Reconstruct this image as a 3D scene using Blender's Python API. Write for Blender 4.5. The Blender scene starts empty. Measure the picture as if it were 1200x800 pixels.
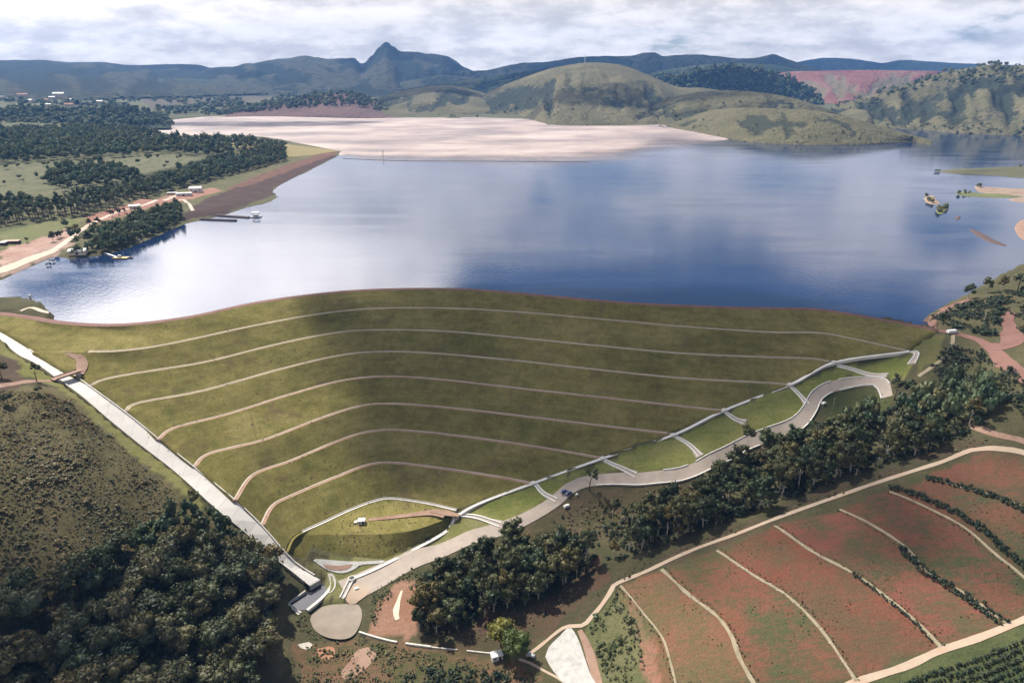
import bpy, math, random
import numpy as np
from mathutils import Vector, Matrix, kdtree

random.seed(7)
rng = np.random.default_rng(7)
SC = bpy.context.scene
COL = SC.collection

# ------------------------------------------------------------------ camera
CAM_Z, PITCH, FPX = 165.0, math.radians(21.5), 800.0
cam_data = bpy.data.cameras.new("camera")
cam_data.sensor_width = 36.0
cam_data.lens = FPX / 1200.0 * 36.0
cam_data.clip_start = 1.0
cam_data.clip_end = 60000.0
cam = bpy.data.objects.new("camera", cam_data)
cam.location = (0, 0, CAM_Z)
cam.rotation_euler = (math.pi / 2 - PITCH, 0, 0)
COL.objects.link(cam)
SC.camera = cam

# ------------------------------------------------------------------ light
SUN_EL, SUN_AZ = math.radians(54), math.radians(-42)      # azimuth from +Y towards +X
SUN_DIR = Vector((math.cos(SUN_EL) * math.sin(SUN_AZ), math.cos(SUN_EL) * math.cos(SUN_AZ), math.sin(SUN_EL)))
sun_data = bpy.data.lights.new("sun", 'SUN')
sun_data.energy = 5.0
sun_data.angle = math.radians(0.6)
sun_data.color = (1.0, 0.93, 0.80)
sun = bpy.data.objects.new("sun", sun_data)
sun.rotation_euler = SUN_DIR.to_track_quat('Z', 'Y').to_euler()
sun.location = (0, 0, 400)
COL.objects.link(sun)

SC.view_settings.view_transform = 'Standard'
SC.view_settings.look = 'None'
SC.view_settings.exposure = 0.5
SC.view_settings.gamma = 1.0
SC.cycles.max_bounces = 6
SC.cycles.diffuse_bounces = 3
SC.cycles.glossy_bounces = 3
SC.cycles.transparent_max_bounces = 12
SC.cycles.volume_bounces = 1


class NT:
    """small helper to write node trees"""
    def __init__(self, tree):
        self.t = tree
        tree.nodes.clear()

    def n(self, kind, **kw):
        nd = self.t.nodes.new(kind)
        ins = kw.pop('ins', {})
        for k, v in kw.items():
            setattr(nd, k, v)
        for k, v in ins.items():
            sock = nd.inputs[k]
            if isinstance(v, tuple) and len(v) == 2 and hasattr(v[0], 'outputs'):
                self.t.links.new(v[0].outputs[v[1]], sock)
            elif hasattr(v, 'outputs'):
                self.t.links.new(v.outputs[0], sock)
            else:
                sock.default_value = v
        return nd

    def math(self, op, a, b=0.0, c=0.0, clamp=False):
        return self.n('ShaderNodeMath', operation=op, use_clamp=clamp, ins={0: a, 1: b, 2: c})

    def ramp(self, fac, stops, interp='LINEAR'):
        nd = self.n('ShaderNodeValToRGB', ins={0: fac})
        cr = nd.color_ramp
        cr.interpolation = interp
        while len(cr.elements) > 1:
            cr.elements.remove(cr.elements[-1])
        for i, (p, c) in enumerate(stops):
            e = cr.elements[0] if i == 0 else cr.elements.new(p)
            e.position = p
            e.color = (*c, 1) if len(c) == 3 else c
        return nd

    def noise(self, vec, scale, detail=4, rough=0.55, w=None):
        ins = {'Scale': scale, 'Detail': detail, 'Roughness': rough}
        if vec is not None:
            ins['Vector'] = vec
        return self.n('ShaderNodeTexNoise', ins=ins)

    def mix(self, fac, a, b, blend='MIX'):
        nd = self.n('ShaderNodeMix', data_type='RGBA', blend_type=blend)
        for k, v in ((0, fac), (6, a), (7, b)):
            if hasattr(v, 'outputs'):
                out = v.outputs[2] if v.bl_idname == 'ShaderNodeMix' else v.outputs[0]
                self.t.links.new(out, nd.inputs[k])
            elif isinstance(v, tuple) and hasattr(v[0], 'outputs'):
                self.t.links.new(v[0].outputs[v[1]], nd.inputs[k])
            else:
                nd.inputs[k].default_value = v if k == 0 else ((*v, 1) if len(v) == 3 else v)
        return nd


# ------------------------------------------------------------------ sky
world = bpy.data.worlds.new("World")
SC.world = world
world.use_nodes = True
w = NT(world.node_tree)
sky = w.n('ShaderNodeTexSky', sky_type='NISHITA', sun_disc=False, sun_elevation=SUN_EL, sun_rotation=SUN_AZ,
          altitude=900.0, air_density=1.0, dust_density=0.6, ozone_density=1.6)
SKY_SEED, SKY_SCALE = 36.55, 2.1
tc = w.n('ShaderNodeTexCoord')
sep = w.n('ShaderNodeSeparateXYZ', ins={0: (tc, 'Generated')})
zc = w.math('MAXIMUM', (sep, 'Z'), 0.0)
den = w.math('ADD', zc, 0.28)
cx = w.math('DIVIDE', (sep, 'X'), den)
cy = w.math('DIVIDE', (sep, 'Y'), den)
cvec = w.n('ShaderNodeCombineXYZ', ins={0: cx, 1: cy, 2: SKY_SEED})
n_big = w.noise((cvec, 0), SKY_SCALE, 6, 0.55)
n_fine = w.noise((cvec, 0), 4.2, 8, 0.60)
# the cloud deck is closed towards the left and the horizon and breaks open to the right overhead
open_r = w.n('ShaderNodeMapRange', interpolation_type='SMOOTHSTEP', ins={0: (sep, 'X'), 1: -0.45, 2: 0.40, 3: 0.22, 4: -0.12})
low = w.n('ShaderNodeMapRange', interpolation_type='SMOOTHSTEP', ins={0: zc, 1: 0.09, 2: 0.24, 3: 0.42, 4: 0.0})
high = w.n('ShaderNodeMapRange', interpolation_type='SMOOTHSTEP', ins={0: zc, 1: 0.28, 2: 0.6, 3: 0.0, 4: -0.22})
cov = w.math('ADD', w.math('ADD', w.math('ADD', w.math('MULTIPLY_ADD', (n_big, 0), 1.9, -0.45), (open_r, 0)), (low, 0)), (high, 0))
cloud = w.n('ShaderNodeMapRange', interpolation_type='SMOOTHSTEP', ins={0: cov, 1: 0.44, 2: 0.66, 3: 0.0, 4: 1.0})
cloud_col = w.ramp((n_fine, 0), [(0.30, (0.50, 0.46, 0.44)), (0.43, (0.62, 0.58, 0.55)), (0.53, (0.80, 0.74, 0.69)), (0.64, (0.90, 0.84, 0.78))])
# clouds nearer the sun are brighter
sdot = w.n('ShaderNodeVectorMath', operation='DOT_PRODUCT', ins={0: (tc, 'Generated'), 1: tuple(SUN_DIR)})
near_sun = w.n('ShaderNodeMapRange', interpolation_type='SMOOTHSTEP', ins={0: (sdot, 'Value'), 1: 0.56, 2: 0.92, 3: 1.0, 4: 5.0})
cloud_lit = w.n('ShaderNodeVectorMath', operation='SCALE', ins={0: cloud_col, 3: (near_sun, 0)})
sky_s = w.n('ShaderNodeVectorMath', operation='SCALE', ins={0: sky, 3: 0.05})
mixc = w.mix((cloud, 0), (sky_s, 0), (cloud_lit, 0))
bg = w.n('ShaderNodeBackground', ins={'Color': (mixc, 2), 'Strength': 1.0})
w.n('ShaderNodeOutputWorld', ins={0: bg})


# ------------------------------------------------------------------ helpers
def tag(o, label=None, cat=None, group=None, kind=None):
    if label: o['label'] = label
    if cat: o['category'] = cat
    if group: o['group'] = group
    if kind: o['kind'] = kind
    return o


def link(o, parent=None):
    COL.objects.link(o)
    if parent is not None:
        o.parent = parent
    return o


def empty(name, loc=(0, 0, 0), rz=0.0):
    o = bpy.data.objects.new(name, None)
    o.empty_display_size = 1.0
    o.location = loc
    o.rotation_euler = (0, 0, rz)
    return link(o)


def mesh_np(name, verts, faces, mat=None, smooth=False, attrs=None):
    """verts (n,3), faces (m,k) constant k, or list of lists"""
    me = bpy.data.meshes.new(name)
    if isinstance(faces, np.ndarray):
        nf, k = faces.shape
        me.vertices.add(len(verts)); me.loops.add(nf * k); me.polygons.add(nf)
        me.vertices.foreach_set('co', np.asarray(verts, np.float32).ravel())
        me.loops.foreach_set('vertex_index', faces.astype(np.int32).ravel())
        me.polygons.foreach_set('loop_start', np.arange(0, nf * k, k, dtype=np.int32))
        if smooth:
            me.polygons.foreach_set('use_smooth', np.ones(nf, bool))
        me.update(calc_edges=True)
    else:
        me.from_pydata([tuple(v) for v in verts], [], [tuple(f) for f in faces])
        if smooth:
            me.polygons.foreach_set('use_smooth', np.ones(len(me.polygons), bool))
        me.update()
    for an, arr in (attrs or {}).items():
        arr = np.asarray(arr, np.float32)
        if arr.ndim == 1:
            a = me.attributes.new(an, 'FLOAT', 'POINT'); a.data.foreach_set('value', arr)
        else:
            a = me.attributes.new(an, 'FLOAT_COLOR', 'POINT')
            if arr.shape[1] == 3:
                arr = np.concatenate([arr, np.ones((len(arr), 1), np.float32)], 1)
            a.data.foreach_set('color', arr.ravel())
    if mat: me.materials.append(mat)
    return me


def obj(name, me, parent=None, loc=None):
    o = bpy.data.objects.new(name, me)
    link(o, parent)
    if loc is not None: o.location = loc
    return o


class MB:
    """collects simple solids into one mesh"""
    def __init__(self):
        self.v = []; self.f = []

    def add(self, verts, faces):
        b = len(self.v)
        self.v += [tuple(p) for p in verts]
        self.f += [tuple(i + b for i in f) for f in faces]
        return self

    def box(self, c, s, rz=0.0, taper=1.0):
        ca, sa = math.cos(rz), math.sin(rz)
        vs = []
        for z, t in ((-.5, 1.0), (.5, taper)):
            for x, y in ((-.5, -.5), (.5, -.5), (.5, .5), (-.5, .5)):
                px, py = x * s[0] * t, y * s[1] * t
                vs.append((c[0] + px * ca - py * sa, c[1] + px * sa + py * ca, c[2] + z * s[2]))
        return self.add(vs, [(3, 2, 1, 0), (4, 5, 6, 7), (0, 1, 5, 4), (1, 2, 6, 5), (2, 3, 7, 6), (3, 0, 4, 7)])

    def tube(self, pts, rad, n=6):
        b = len(self.v)
        pts = [Vector(p) for p in pts]
        for i, p in enumerate(pts):
            d = (pts[min(i + 1, len(pts) - 1)] - pts[max(i - 1, 0)]).normalized()
            a = d.orthogonal().normalized(); c = d.cross(a)
            r = rad[i] if isinstance(rad, (list, tuple)) else rad
            for k in range(n):
                t = 2 * math.pi * k / n
                self.v.append(tuple(p + a * math.cos(t) * r + c * math.sin(t) * r))
        for i in range(len(pts) - 1):
            for k in range(n):
                self.f.append((b + i * n + k, b + i * n + (k + 1) % n, b + (i + 1) * n + (k + 1) % n, b + (i + 1) * n + k))
        self.f.append(tuple(b + k for k in range(n))[::-1])
        e = b + (len(pts) - 1) * n
        self.f.append(tuple(e + k for k in range(n)))
        return self

    def prism(self, poly, axis_from, axis_to):
        """poly: list of (a, z) swept along x from axis_from to axis_to (a -> y)"""
        n = len(poly)
        vs = [(axis_from, a, z) for a, z in poly] + [(axis_to, a, z) for a, z in poly]
        fs = [tuple(range(n))[::-1], tuple(range(n, 2 * n))]
        fs += [(i, (i + 1) % n, n + (i + 1) % n, n + i) for i in range(n)]
        return self.add(vs, fs)

    def build(self, name, mat, parent=None, loc=None, smooth=False):
        return obj(name, mesh_np(name, self.v, self.f, mat, smooth), parent, loc)


# ---- numpy value noise
_perm = rng.permutation(4096)
_val = rng.random(4096)


def vnoise(x, y):
    xi = np.floor(x).astype(np.int64); yi = np.floor(y).astype(np.int64)
    fx = x - xi; fy = y - yi
    fx = fx * fx * (3 - 2 * fx); fy = fy * fy * (3 - 2 * fy)
    def h(a, b): return _val[(_perm[(a & 4095)] + b * 57) & 4095]
    return (h(xi, yi) * (1 - fx) + h(xi + 1, yi) * fx) * (1 - fy) + (h(xi, yi + 1) * (1 - fx) + h(xi + 1, yi + 1) * fx) * fy


def fbm(x, y, oct=4, lac=2.03, gain=0.5):
    s = np.zeros_like(np.asarray(x, float)); a = 1.0; t = 0.0
    for i in range(oct):
        s = s + a * (vnoise(x + 17.3 * i, y - 9.1 * i) - 0.5) * 2
        t += a; a *= gain; x = x * lac; y = y * lac
    return s / t


# ---- where a sight line meets a level
_c, _s = math.cos(PITCH), math.sin(PITCH)


def ray(px, py):
    a = (px - 600.0) / FPX; b = (400.0 - py) / FPX
    return np.array([a, _c + b * _s, -_s + b * _c])


def at(px, py, z=0.0):
    d = ray(px, py); t = (z - CAM_Z) / d[2]
    return np.array([d[0] * t, d[1] * t, z])


def at_dist(px, py, dist):
    """point on the sight line at ground distance dist"""
    d = ray(px, py); t = dist / math.hypot(d[0], d[1])
    return np.array([d[0] * t, d[1] * t, CAM_Z + d[2] * t])


def resample(pts, step=None, n=None, smooth=True):
    """arc-length resampling of a polyline (k,2|3) with Catmull-Rom smoothing"""
    p = np.asarray(pts, float)
    if smooth and len(p) > 2:
        q = np.vstack([2 * p[0] - p[1], p, 2 * p[-1] - p[-2]])
        out = []
        for i in range(1, len(q) - 2):
            for t in np.linspace(0, 1, 12, endpoint=False):
                a, b, c, d = q[i - 1], q[i], q[i + 1], q[i + 2]
                out.append(0.5 * ((2 * b) + (c - a) * t + (2 * a - 5 * b + 4 * c - d) * t * t + (3 * b - a - 3 * c + d) * t ** 3))
        out.append(p[-1]); p = np.array(out)
    seg = np.r_[0, np.cumsum(np.linalg.norm(np.diff(p[:, :2], axis=0), axis=1))]
    if n is None: n = max(2, int(seg[-1] / step) + 1)
    s = np.linspace(0, seg[-1], n)
    return np.stack([np.interp(s, seg, p[:, k]) for k in range(p.shape[1])], 1)


def normals2(p):
    d = np.gradient(p[:, :2], axis=0)
    d /= np.linalg.norm(d, axis=1)[:, None] + 1e-9
    return np.stack([-d[:, 1], d[:, 0]], 1)          # left of travel


def inside(poly, x, y):
    poly = np.asarray(poly)[:, :2]
    r = np.zeros(np.shape(x), bool)
    j = len(poly) - 1
    for i in range(len(poly)):
        xi, yi = poly[i]; xj, yj = poly[j]
        with np.errstate(divide='ignore', invalid='ignore'):
            c = ((yi > y) != (yj > y)) & (x < (xj - xi) * (y - yi) / (yj - yi + 1e-12) + xi)
        r ^= c; j = i
    return r


def dist_poly(poly, x, y, closed=True):
    poly = np.asarray(poly)[:, :2]
    best = np.full(np.shape(x), 1e12)
    m = len(poly) if closed else len(poly) - 1
    for i in range(m):
        a = poly[i]; b = poly[(i + 1) % len(poly)]
        ab = b - a; L = ab @ ab + 1e-9
        t = np.clip(((x - a[0]) * ab[0] + (y - a[1]) * ab[1]) / L, 0, 1)
        best = np.minimum(best, (x - a[0] - t * ab[0]) ** 2 + (y - a[1] - t * ab[1]) ** 2)
    return np.sqrt(best)


# ------------------------------------------------------------------ materials
def new_mat(name):
    m = bpy.data.materials.new(name); m.use_nodes = True
    return m, NT(m.node_tree)


def finish(nt, bsdf):
    nt.n('ShaderNodeOutputMaterial', ins={'Surface': bsdf})


def surf(name, base, var=0.25, scale=0.3, rough=0.85, dark=None, bump=0.0, detail=5, spec=0.3):
    """two tone weathered surface with two noise scales"""
    m, t = new_mat(name)
    g = t.n('ShaderNodeNewGeometry')
    n1 = t.noise((g, 'Position'), scale, detail, 0.6)
    n2 = t.noise((g, 'Position'), scale * 7.3, 3, 0.6)
    f = t.math('ADD', t.math('MULTIPLY', (n1, 0), 0.65), t.math('MULTIPLY', (n2, 0), 0.35))
    d = dark or tuple(c * (1 - var) for c in base)
    lt = tuple(min(1, c * (1 + var * 0.6)) for c in base)
    col = t.ramp(f, [(0.3, d), (0.5, base), (0.7, lt)])
    b = t.n('ShaderNodeBsdfPrincipled', ins={'Base Color': col, 'Roughness': rough, 'Specular IOR Level': spec})
    if bump:
        bp = t.n('ShaderNodeBump', ins={'Height': n2, 'Strength': bump, 'Distance': 0.3})
        t.t.links.new(bp.outputs[0], b.inputs['Normal'])
    finish(t, b)
    return m


M = {}
M['concrete'] = surf('white_concrete', (0.60, 0.57, 0.53), 0.16, 0.15)
M['concrete_grey'] = surf('grey_concrete', (0.42, 0.40, 0.38), 0.2, 0.4)
M['concrete_slab'] = surf('spillway_concrete', (0.60, 0.575, 0.55), 0.12, 0.10)
M['paving'] = surf('stone_block_paving', (0.36, 0.305, 0.265), 0.20, 0.22)
M['berm_drain'] = surf('stained_drain_concrete', (0.46, 0.40, 0.34), 0.25, 0.08, dark=(0.34, 0.25, 0.19))
M['kerb'] = surf('painted_kerb', (0.70, 0.69, 0.67), 0.12, 0.6)
M['berm'] = surf('berm_soil', (0.34, 0.275, 0.195), 0.30, 0.07, dark=(0.21, 0.16, 0.10))
M['berm_red'] = surf('reddish_berm_soil', (0.34, 0.225, 0.165), 0.28, 0.07, dark=(0.25, 0.125, 0.085))
M['track'] = surf('pale_track_soil', (0.385, 0.305, 0.235), 0.2, 0.12, dark=(0.40, 0.25, 0.18))
M['red_road'] = surf('red_laterite', (0.175, 0.092, 0.076), 0.25, 0.10, dark=(0.12, 0.056, 0.044))
M['pink_soil'] = surf('pinkish_bare_soil', (0.27, 0.175, 0.13), 0.28, 0.15, dark=(0.19, 0.095, 0.065))
M['orange_soil'] = surf('orange_bare_soil', (0.34, 0.17, 0.10), 0.25, 0.15, dark=(0.22, 0.10, 0.06))
M['pale_soil'] = surf('pale_bare_soil', (0.60, 0.48, 0.38), 0.18, 0.2)
M['bund'] = surf('contour_bund', (0.27, 0.23, 0.16), 0.35, 0.18, dark=(0.14, 0.125, 0.07))
M['stone'] = surf('pale_stone', (0.50, 0.46, 0.40), 0.25, 0.9)
M['gravel_white'] = surf('white_gravel', (0.42, 0.41, 0.395), 0.34, 0.35)
M['sand'] = surf('pink_sand', (0.52, 0.41, 0.35), 0.2, 0.02)
M['white_wall'] = surf('white_wall', (0.72, 0.70, 0.66), 0.08, 0.3)
M['plaster'] = surf('pinkish_plaster', (0.50, 0.42, 0.38), 0.15, 0.1)
M['cream_wall'] = surf('cream_wall', (0.60, 0.52, 0.40), 0.1, 0.3)
M['metal_roof'] = surf('grey_metal_roof', (0.42, 0.43, 0.45), 0.12, 0.4, rough=0.5)
M['pale_roof'] = surf('pale_sheet_roof', (0.66, 0.66, 0.66), 0.10, 0.4, rough=0.5)
M['tile_roof'] = surf('clay_tile_roof', (0.36, 0.18, 0.12), 0.2, 0.5)
M['dark'] = surf('dark_opening', (0.02, 0.02, 0.022), 0.1, 1.0, rough=0.4)
M['wood'] = surf('weathered_wood', (0.22, 0.17, 0.13), 0.2, 0.8)
M['steel'] = surf('galvanised_steel', (0.45, 0.45, 0.46), 0.1, 0.8, rough=0.45)
M['rust'] = surf('rusty_steel', (0.10, 0.065, 0.06), 0.3, 0.8)
M['bark'] = surf('tree_bark', (0.14, 0.11, 0.085), 0.3, 1.5)
M['bark_pale'] = surf('pale_bark', (0.38, 0.34, 0.29), 0.25, 1.2)
M['tyre'] = surf('tyre_rubber', (0.02, 0.02, 0.02), 0.1, 1.0)


def paint(name, col):
    m, t = new_mat(name)
    b = t.n('ShaderNodeBsdfPrincipled', ins={'Base Color': (*col, 1), 'Roughness': 0.32, 'Coat Weight': 0.4})
    finish(t, b); return m


M['paint_white'] = paint('white_car_paint', (0.78, 0.78, 0.77))
M['paint_blue'] = paint('blue_car_paint', (0.03, 0.05, 0.15))
M['paint_yellow'] = paint('yellow_paint', (0.55, 0.42, 0.12))
M['glass'] = paint('car_glass', (0.015, 0.018, 0.022))


def foliage(name, stops, attr=False, rough=0.7):
    m, t = new_mat(name)
    g = t.n('ShaderNodeNewGeometry')
    n1 = t.noise((g, 'Position'), 0.35, 3, 0.6)
    if attr:
        at_ = t.n('ShaderNodeAttribute', attribute_name='tree_tone')
        rnd = (at_, 'Fac')
    else:
        oi = t.n('ShaderNodeObjectInfo'); rnd = (oi, 'Random')
    ri = (g, 'Random Per Island')
    f = t.math('ADD', t.math('MULTIPLY', rnd, 0.45), t.math('ADD', t.math('MULTIPLY', (n1, 0), 0.35), t.math('MULTIPLY', ri, 0.25)))
    col = t.ramp(f, stops)
    hu = t.ramp(t.math('FRACT', t.math('MULTIPLY', rnd, 13.7)), [(0.0, (1.35, 1.05, 0.85)), (0.18, (1.12, 1.02, 0.9)), (0.45, (1, 1, 1)), (0.75, (0.9, 1.0, 1.0)), (1.0, (0.78, 0.98, 1.12))])
    colm = t.mix(1.0, col, hu, 'MULTIPLY')
    col = t.n('ShaderNodeVectorMath', operation='SCALE', ins={0: (colm, 2), 3: 1.0})
    d = t.n('ShaderNodeBsdfDiffuse', ins={'Color': col})
    tr = t.n('ShaderNodeBsdfTranslucent', ins={'Color': col})
    gl = t.n('ShaderNodeBsdfGlossy', ins={'Color': (0.8, 0.85, 0.9, 1), 'Roughness': 0.55})
    mx = t.n('ShaderNodeMixShader', ins={0: 0.22, 1: d, 2: tr})
    m2 = t.n('ShaderNodeMixShader', ins={0: 0.03, 1: mx, 2: gl})
    finish(t, m2)
    return m


M['leaf_forest'] = foliage('forest_leaves', [(0.15, (0.024, 0.032, 0.012)), (0.38, (0.050, 0.058, 0.022)), (0.6, (0.095, 0.098, 0.042)), (0.8, (0.17, 0.145, 0.075))])
M['leaf_gully'] = foliage('gully_leaves', [(0.15, (0.022, 0.032, 0.012)), (0.4, (0.046, 0.057, 0.020)), (0.62, (0.085, 0.090, 0.030)), (0.82, (0.14, 0.125, 0.05))])
M['leaf_lime'] = foliage('yellow_green_leaves', [(0.1, (0.05, 0.065, 0.012)), (0.6, (0.105, 0.125, 0.022)), (1.0, (0.15, 0.16, 0.035))])
M['leaf_pine'] = foliage('far_bank_leaves', [(0.12, (0.036, 0.054, 0.030)), (0.45, (0.074, 0.100, 0.048)), (0.85, (0.14, 0.155, 0.075))])
M['leaf_scatter'] = foliage('wood_leaves', [(0.12, (0.036, 0.054, 0.030)), (0.45, (0.076, 0.104, 0.050)), (0.85, (0.15, 0.165, 0.080))], attr=True)
M['leaf_scrub'] = foliage('scrub_leaves', [(0.1, (0.065, 0.062, 0.024)), (0.35, (0.125, 0.108, 0.046)), (0.6, (0.185, 0.155, 0.078)), (0.9, (0.28, 0.235, 0.145))], attr=True)
M['leaf_bush'] = foliage('bush_leaves', [(0.15, (0.055, 0.066, 0.024)), (0.45, (0.110, 0.122, 0.045)), (0.85, (0.20, 0.195, 0.09))], attr=True)
M['leaf_hedge'] = foliage('hedge_leaves', [(0.1, (0.016, 0.028, 0.014)), (0.5, (0.032, 0.048, 0.022)), (1.0, (0.06, 0.075, 0.035))], attr=True)


def ground_mat():
    m, t = new_mat('ground_cover')
    g = t.n('ShaderNodeNewGeometry')
    a = t.n('ShaderNodeAttribute', attribute_name='cover_a')
    b = t.n('ShaderNodeAttribute', attribute_name='cover_b')
    n1 = t.noise((g, 'Position'), 0.045, 6, 0.62)
    n2 = t.noise((g, 'Position'), 0.35, 5, 0.65)
    n3 = t.noise((g, 'Position'), 1.3, 3, 0.6)
    mpg = t.n('ShaderNodeMapping', ins={'Vector': (g, 'Position'), 'Rotation': (0, 0, 1.05), 'Scale': (0.05, 0.75, 0.3)})
    n4 = t.noise((mpg, 0), 1.0, 5, 0.65)
    f = t.math('ADD', t.math('MULTIPLY', (n1, 0), 0.50), t.math('ADD', t.math('MULTIPLY', (n2, 0), 0.24), t.math('MULTIPLY', (n4, 0), 0.26)))
    f2 = t.n('ShaderNodeMapRange', interpolation_type='SMOOTHSTEP', ins={0: f, 1: 0.40, 2: 0.60})
    col = t.mix((f2, 0), (a, 'Color'), (b, 'Color'))
    k = t.n('ShaderNodeMapRange', ins={0: (n3, 0), 1: 0.25, 2: 0.75, 3: 0.72, 4: 1.28})
    col2 = t.n('ShaderNodeVectorMath', operation='SCALE', ins={0: (col, 2), 3: (k, 0)})
    bp = t.n('ShaderNodeBump', ins={'Height': (n2, 0), 'Strength': 0.6, 'Distance': 0.8})
    bs = t.n('ShaderNodeBsdfPrincipled', ins={'Base Color': col2, 'Roughness': 0.95, 'Specular IOR Level': 0.1, 'Normal': bp})
    finish(t, bs)
    return m


M['ground'] = ground_mat()


def grass_slope_mat():
    m, t = new_mat('dam_grass')
    g = t.n('ShaderNodeNewGeometry')
    n1 = t.noise((g, 'Position'), 0.022, 6, 0.62)
    n2 = t.noise((g, 'Position'), 0.16, 6, 0.68)
    n3 = t.noise((g, 'Position'), 0.9, 4, 0.65)
    mp = t.n('ShaderNodeMapping', ins={'Vector': (g, 'Position'), 'Scale': (0.05, 0.05, 0.6)})
    n4 = t.noise((mp, 0), 1.0, 5, 0.65)              # faint layers that follow the level
    f = t.math('ADD', t.math('MULTIPLY', (n1, 0), 0.45), t.math('ADD', t.math('MULTIPLY', (n2, 0), 0.3), t.math('MULTIPLY', (n4, 0), 0.25)))
    col = t.ramp(f, [(0.34, (0.086, 0.078, 0.023)), (0.46, (0.146, 0.130, 0.040)), (0.55, (0.204, 0.176, 0.060)), (0.66, (0.268, 0.222, 0.096))])
    k = t.n('ShaderNodeMapRange', ins={0: (n3, 0), 1: 0.25, 2: 0.75, 3: 0.70, 4: 1.28})
    col2 = t.n('ShaderNodeVectorMath', operation='SCALE', ins={0: col, 3: (k, 0)})
    n6 = t.noise((g, 'Position'), 0.05, 7, 0.72)
    wf = t.n('ShaderNodeMapRange', interpolation_type='SMOOTHSTEP', ins={0: (n6, 0), 1: 0.54, 2: 0.68, 3: 0.0, 4: 0.7})
    wear = t.mix((wf, 0), (col2, 0), (0.120, 0.088, 0.048))
    n7 = t.noise((g, 'Position'), 0.035, 6, 0.7)
    gf_ = t.n('ShaderNodeMapRange', interpolation_type='SMOOTHSTEP', ins={0: (n7, 0), 1: 0.56, 2: 0.70, 3: 0.0, 4: 0.65})
    lush = t.mix((gf_, 0), (wear, 2), (0.085, 0.100, 0.026))
    sx_ = t.n('ShaderNodeSeparateXYZ', ins={0: (g, 'Position')})
    ang_ = t.math('ARCTAN2', t.math('ADD', (sx_, 'X'), 0.0), t.math('SUBTRACT', (sx_, 'Y'), 40.0))
    rv = t.n('ShaderNodeCombineXYZ', ins={0: t.math('MULTIPLY', ang_, 90.0), 1: t.math('MULTIPLY', (sx_, 'Z'), 0.035), 2: 2.0})
    n8 = t.noise((rv, 0), 1.0, 5, 0.7)
    rf_ = t.n('ShaderNodeMapRange', interpolation_type='SMOOTHSTEP', ins={0: (n8, 0), 1: 0.57, 2: 0.72, 3: 0.0, 4: 0.5})
    lush = t.mix((rf_, 0), (lush, 2), (0.105, 0.082, 0.040))
    # sparse dark tufts
    n5 = t.noise((g, 'Position'), 0.55, 2, 0.5)
    tf = t.n('ShaderNodeMapRange', interpolation_type='SMOOTHSTEP', ins={0: (n5, 0), 1: 0.66, 2: 0.76, 3: 0.0, 4: 0.55})
    col3 = t.mix((tf, 0), (lush, 2), (0.045, 0.055, 0.018))
    bp = t.n('ShaderNodeBump', ins={'Height': (n3, 0), 'Strength': 0.5, 'Distance': 0.4})
    bs = t.n('ShaderNodeBsdfPrincipled', ins={'Base Color': (col3, 2), 'Roughness': 0.95, 'Specular IOR Level': 0.1, 'Normal': bp})
    finish(t, bs)
    return m


M['grass_slope'] = grass_slope_mat()


def water_mat(name, body, ior=1.9, ripple=0.25, rough=0.06, cscale=0.004):
    m, t = new_mat(name)
    g = t.n('ShaderNodeNewGeometry')
    mp = t.n('ShaderNodeMapping', ins={'Vector': (g, 'Position'), 'Scale': (1.0, 1.0, 1.0)})
    n1 = t.noise((mp, 0), 0.25, 5, 0.6)
    n2 = t.noise((mp, 0), 0.012, 4, 0.6)
    mm = t.math('MULTIPLY', (n1, 0), (n2, 0))
    bp = t.n('ShaderNodeBump', ins={'Height': mm, 'Strength': ripple, 'Distance': 0.5})
    fr = t.n('ShaderNodeFresnel', ins={'IOR': ior})
    mp2 = t.n('ShaderNodeMapping', ins={'Vector': (g, 'Position'), 'Rotation': (0, 0, 0.5), 'Scale': (0.006, 0.022, 1)})
    n5 = t.noise((mp2, 0), 1.0, 5, 0.6)
    rg = t.n('ShaderNodeMapRange', interpolation_type='SMOOTHSTEP', ins={0: (n5, 0), 1: 0.40, 2: 0.64, 3: rough, 4: rough * 2.6})
    n3 = t.noise((mp, 0), cscale, 5, 0.6)
    col = t.ramp((n3, 0), [(0.3, tuple(c * 0.8 for c in body)), (0.7, tuple(c * 1.2 for c in body))])
    d = t.n('ShaderNodeBsdfDiffuse', ins={'Color': col})
    gl = t.n('ShaderNodeBsdfGlossy', ins={'Color': (0.93, 0.95, 1.0, 1), 'Roughness': (rg, 0), 'Normal': bp})
    mx = t.n('ShaderNodeMixShader', ins={0: fr, 1: d, 2: gl})
    finish(t, mx)
    return m


M['water'] = water_mat('reservoir_water', (0.008, 0.022, 0.070), 2.25, 0.22, 0.05)
M['pond'] = water_mat('silty_pond_water', (0.215, 0.175, 0.130), 1.33, 0.1, 0.04, 0.09)
M['basin_water'] = water_mat('dark_basin_water', (0.035, 0.035, 0.045), 1.6, 0.1)


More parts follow.
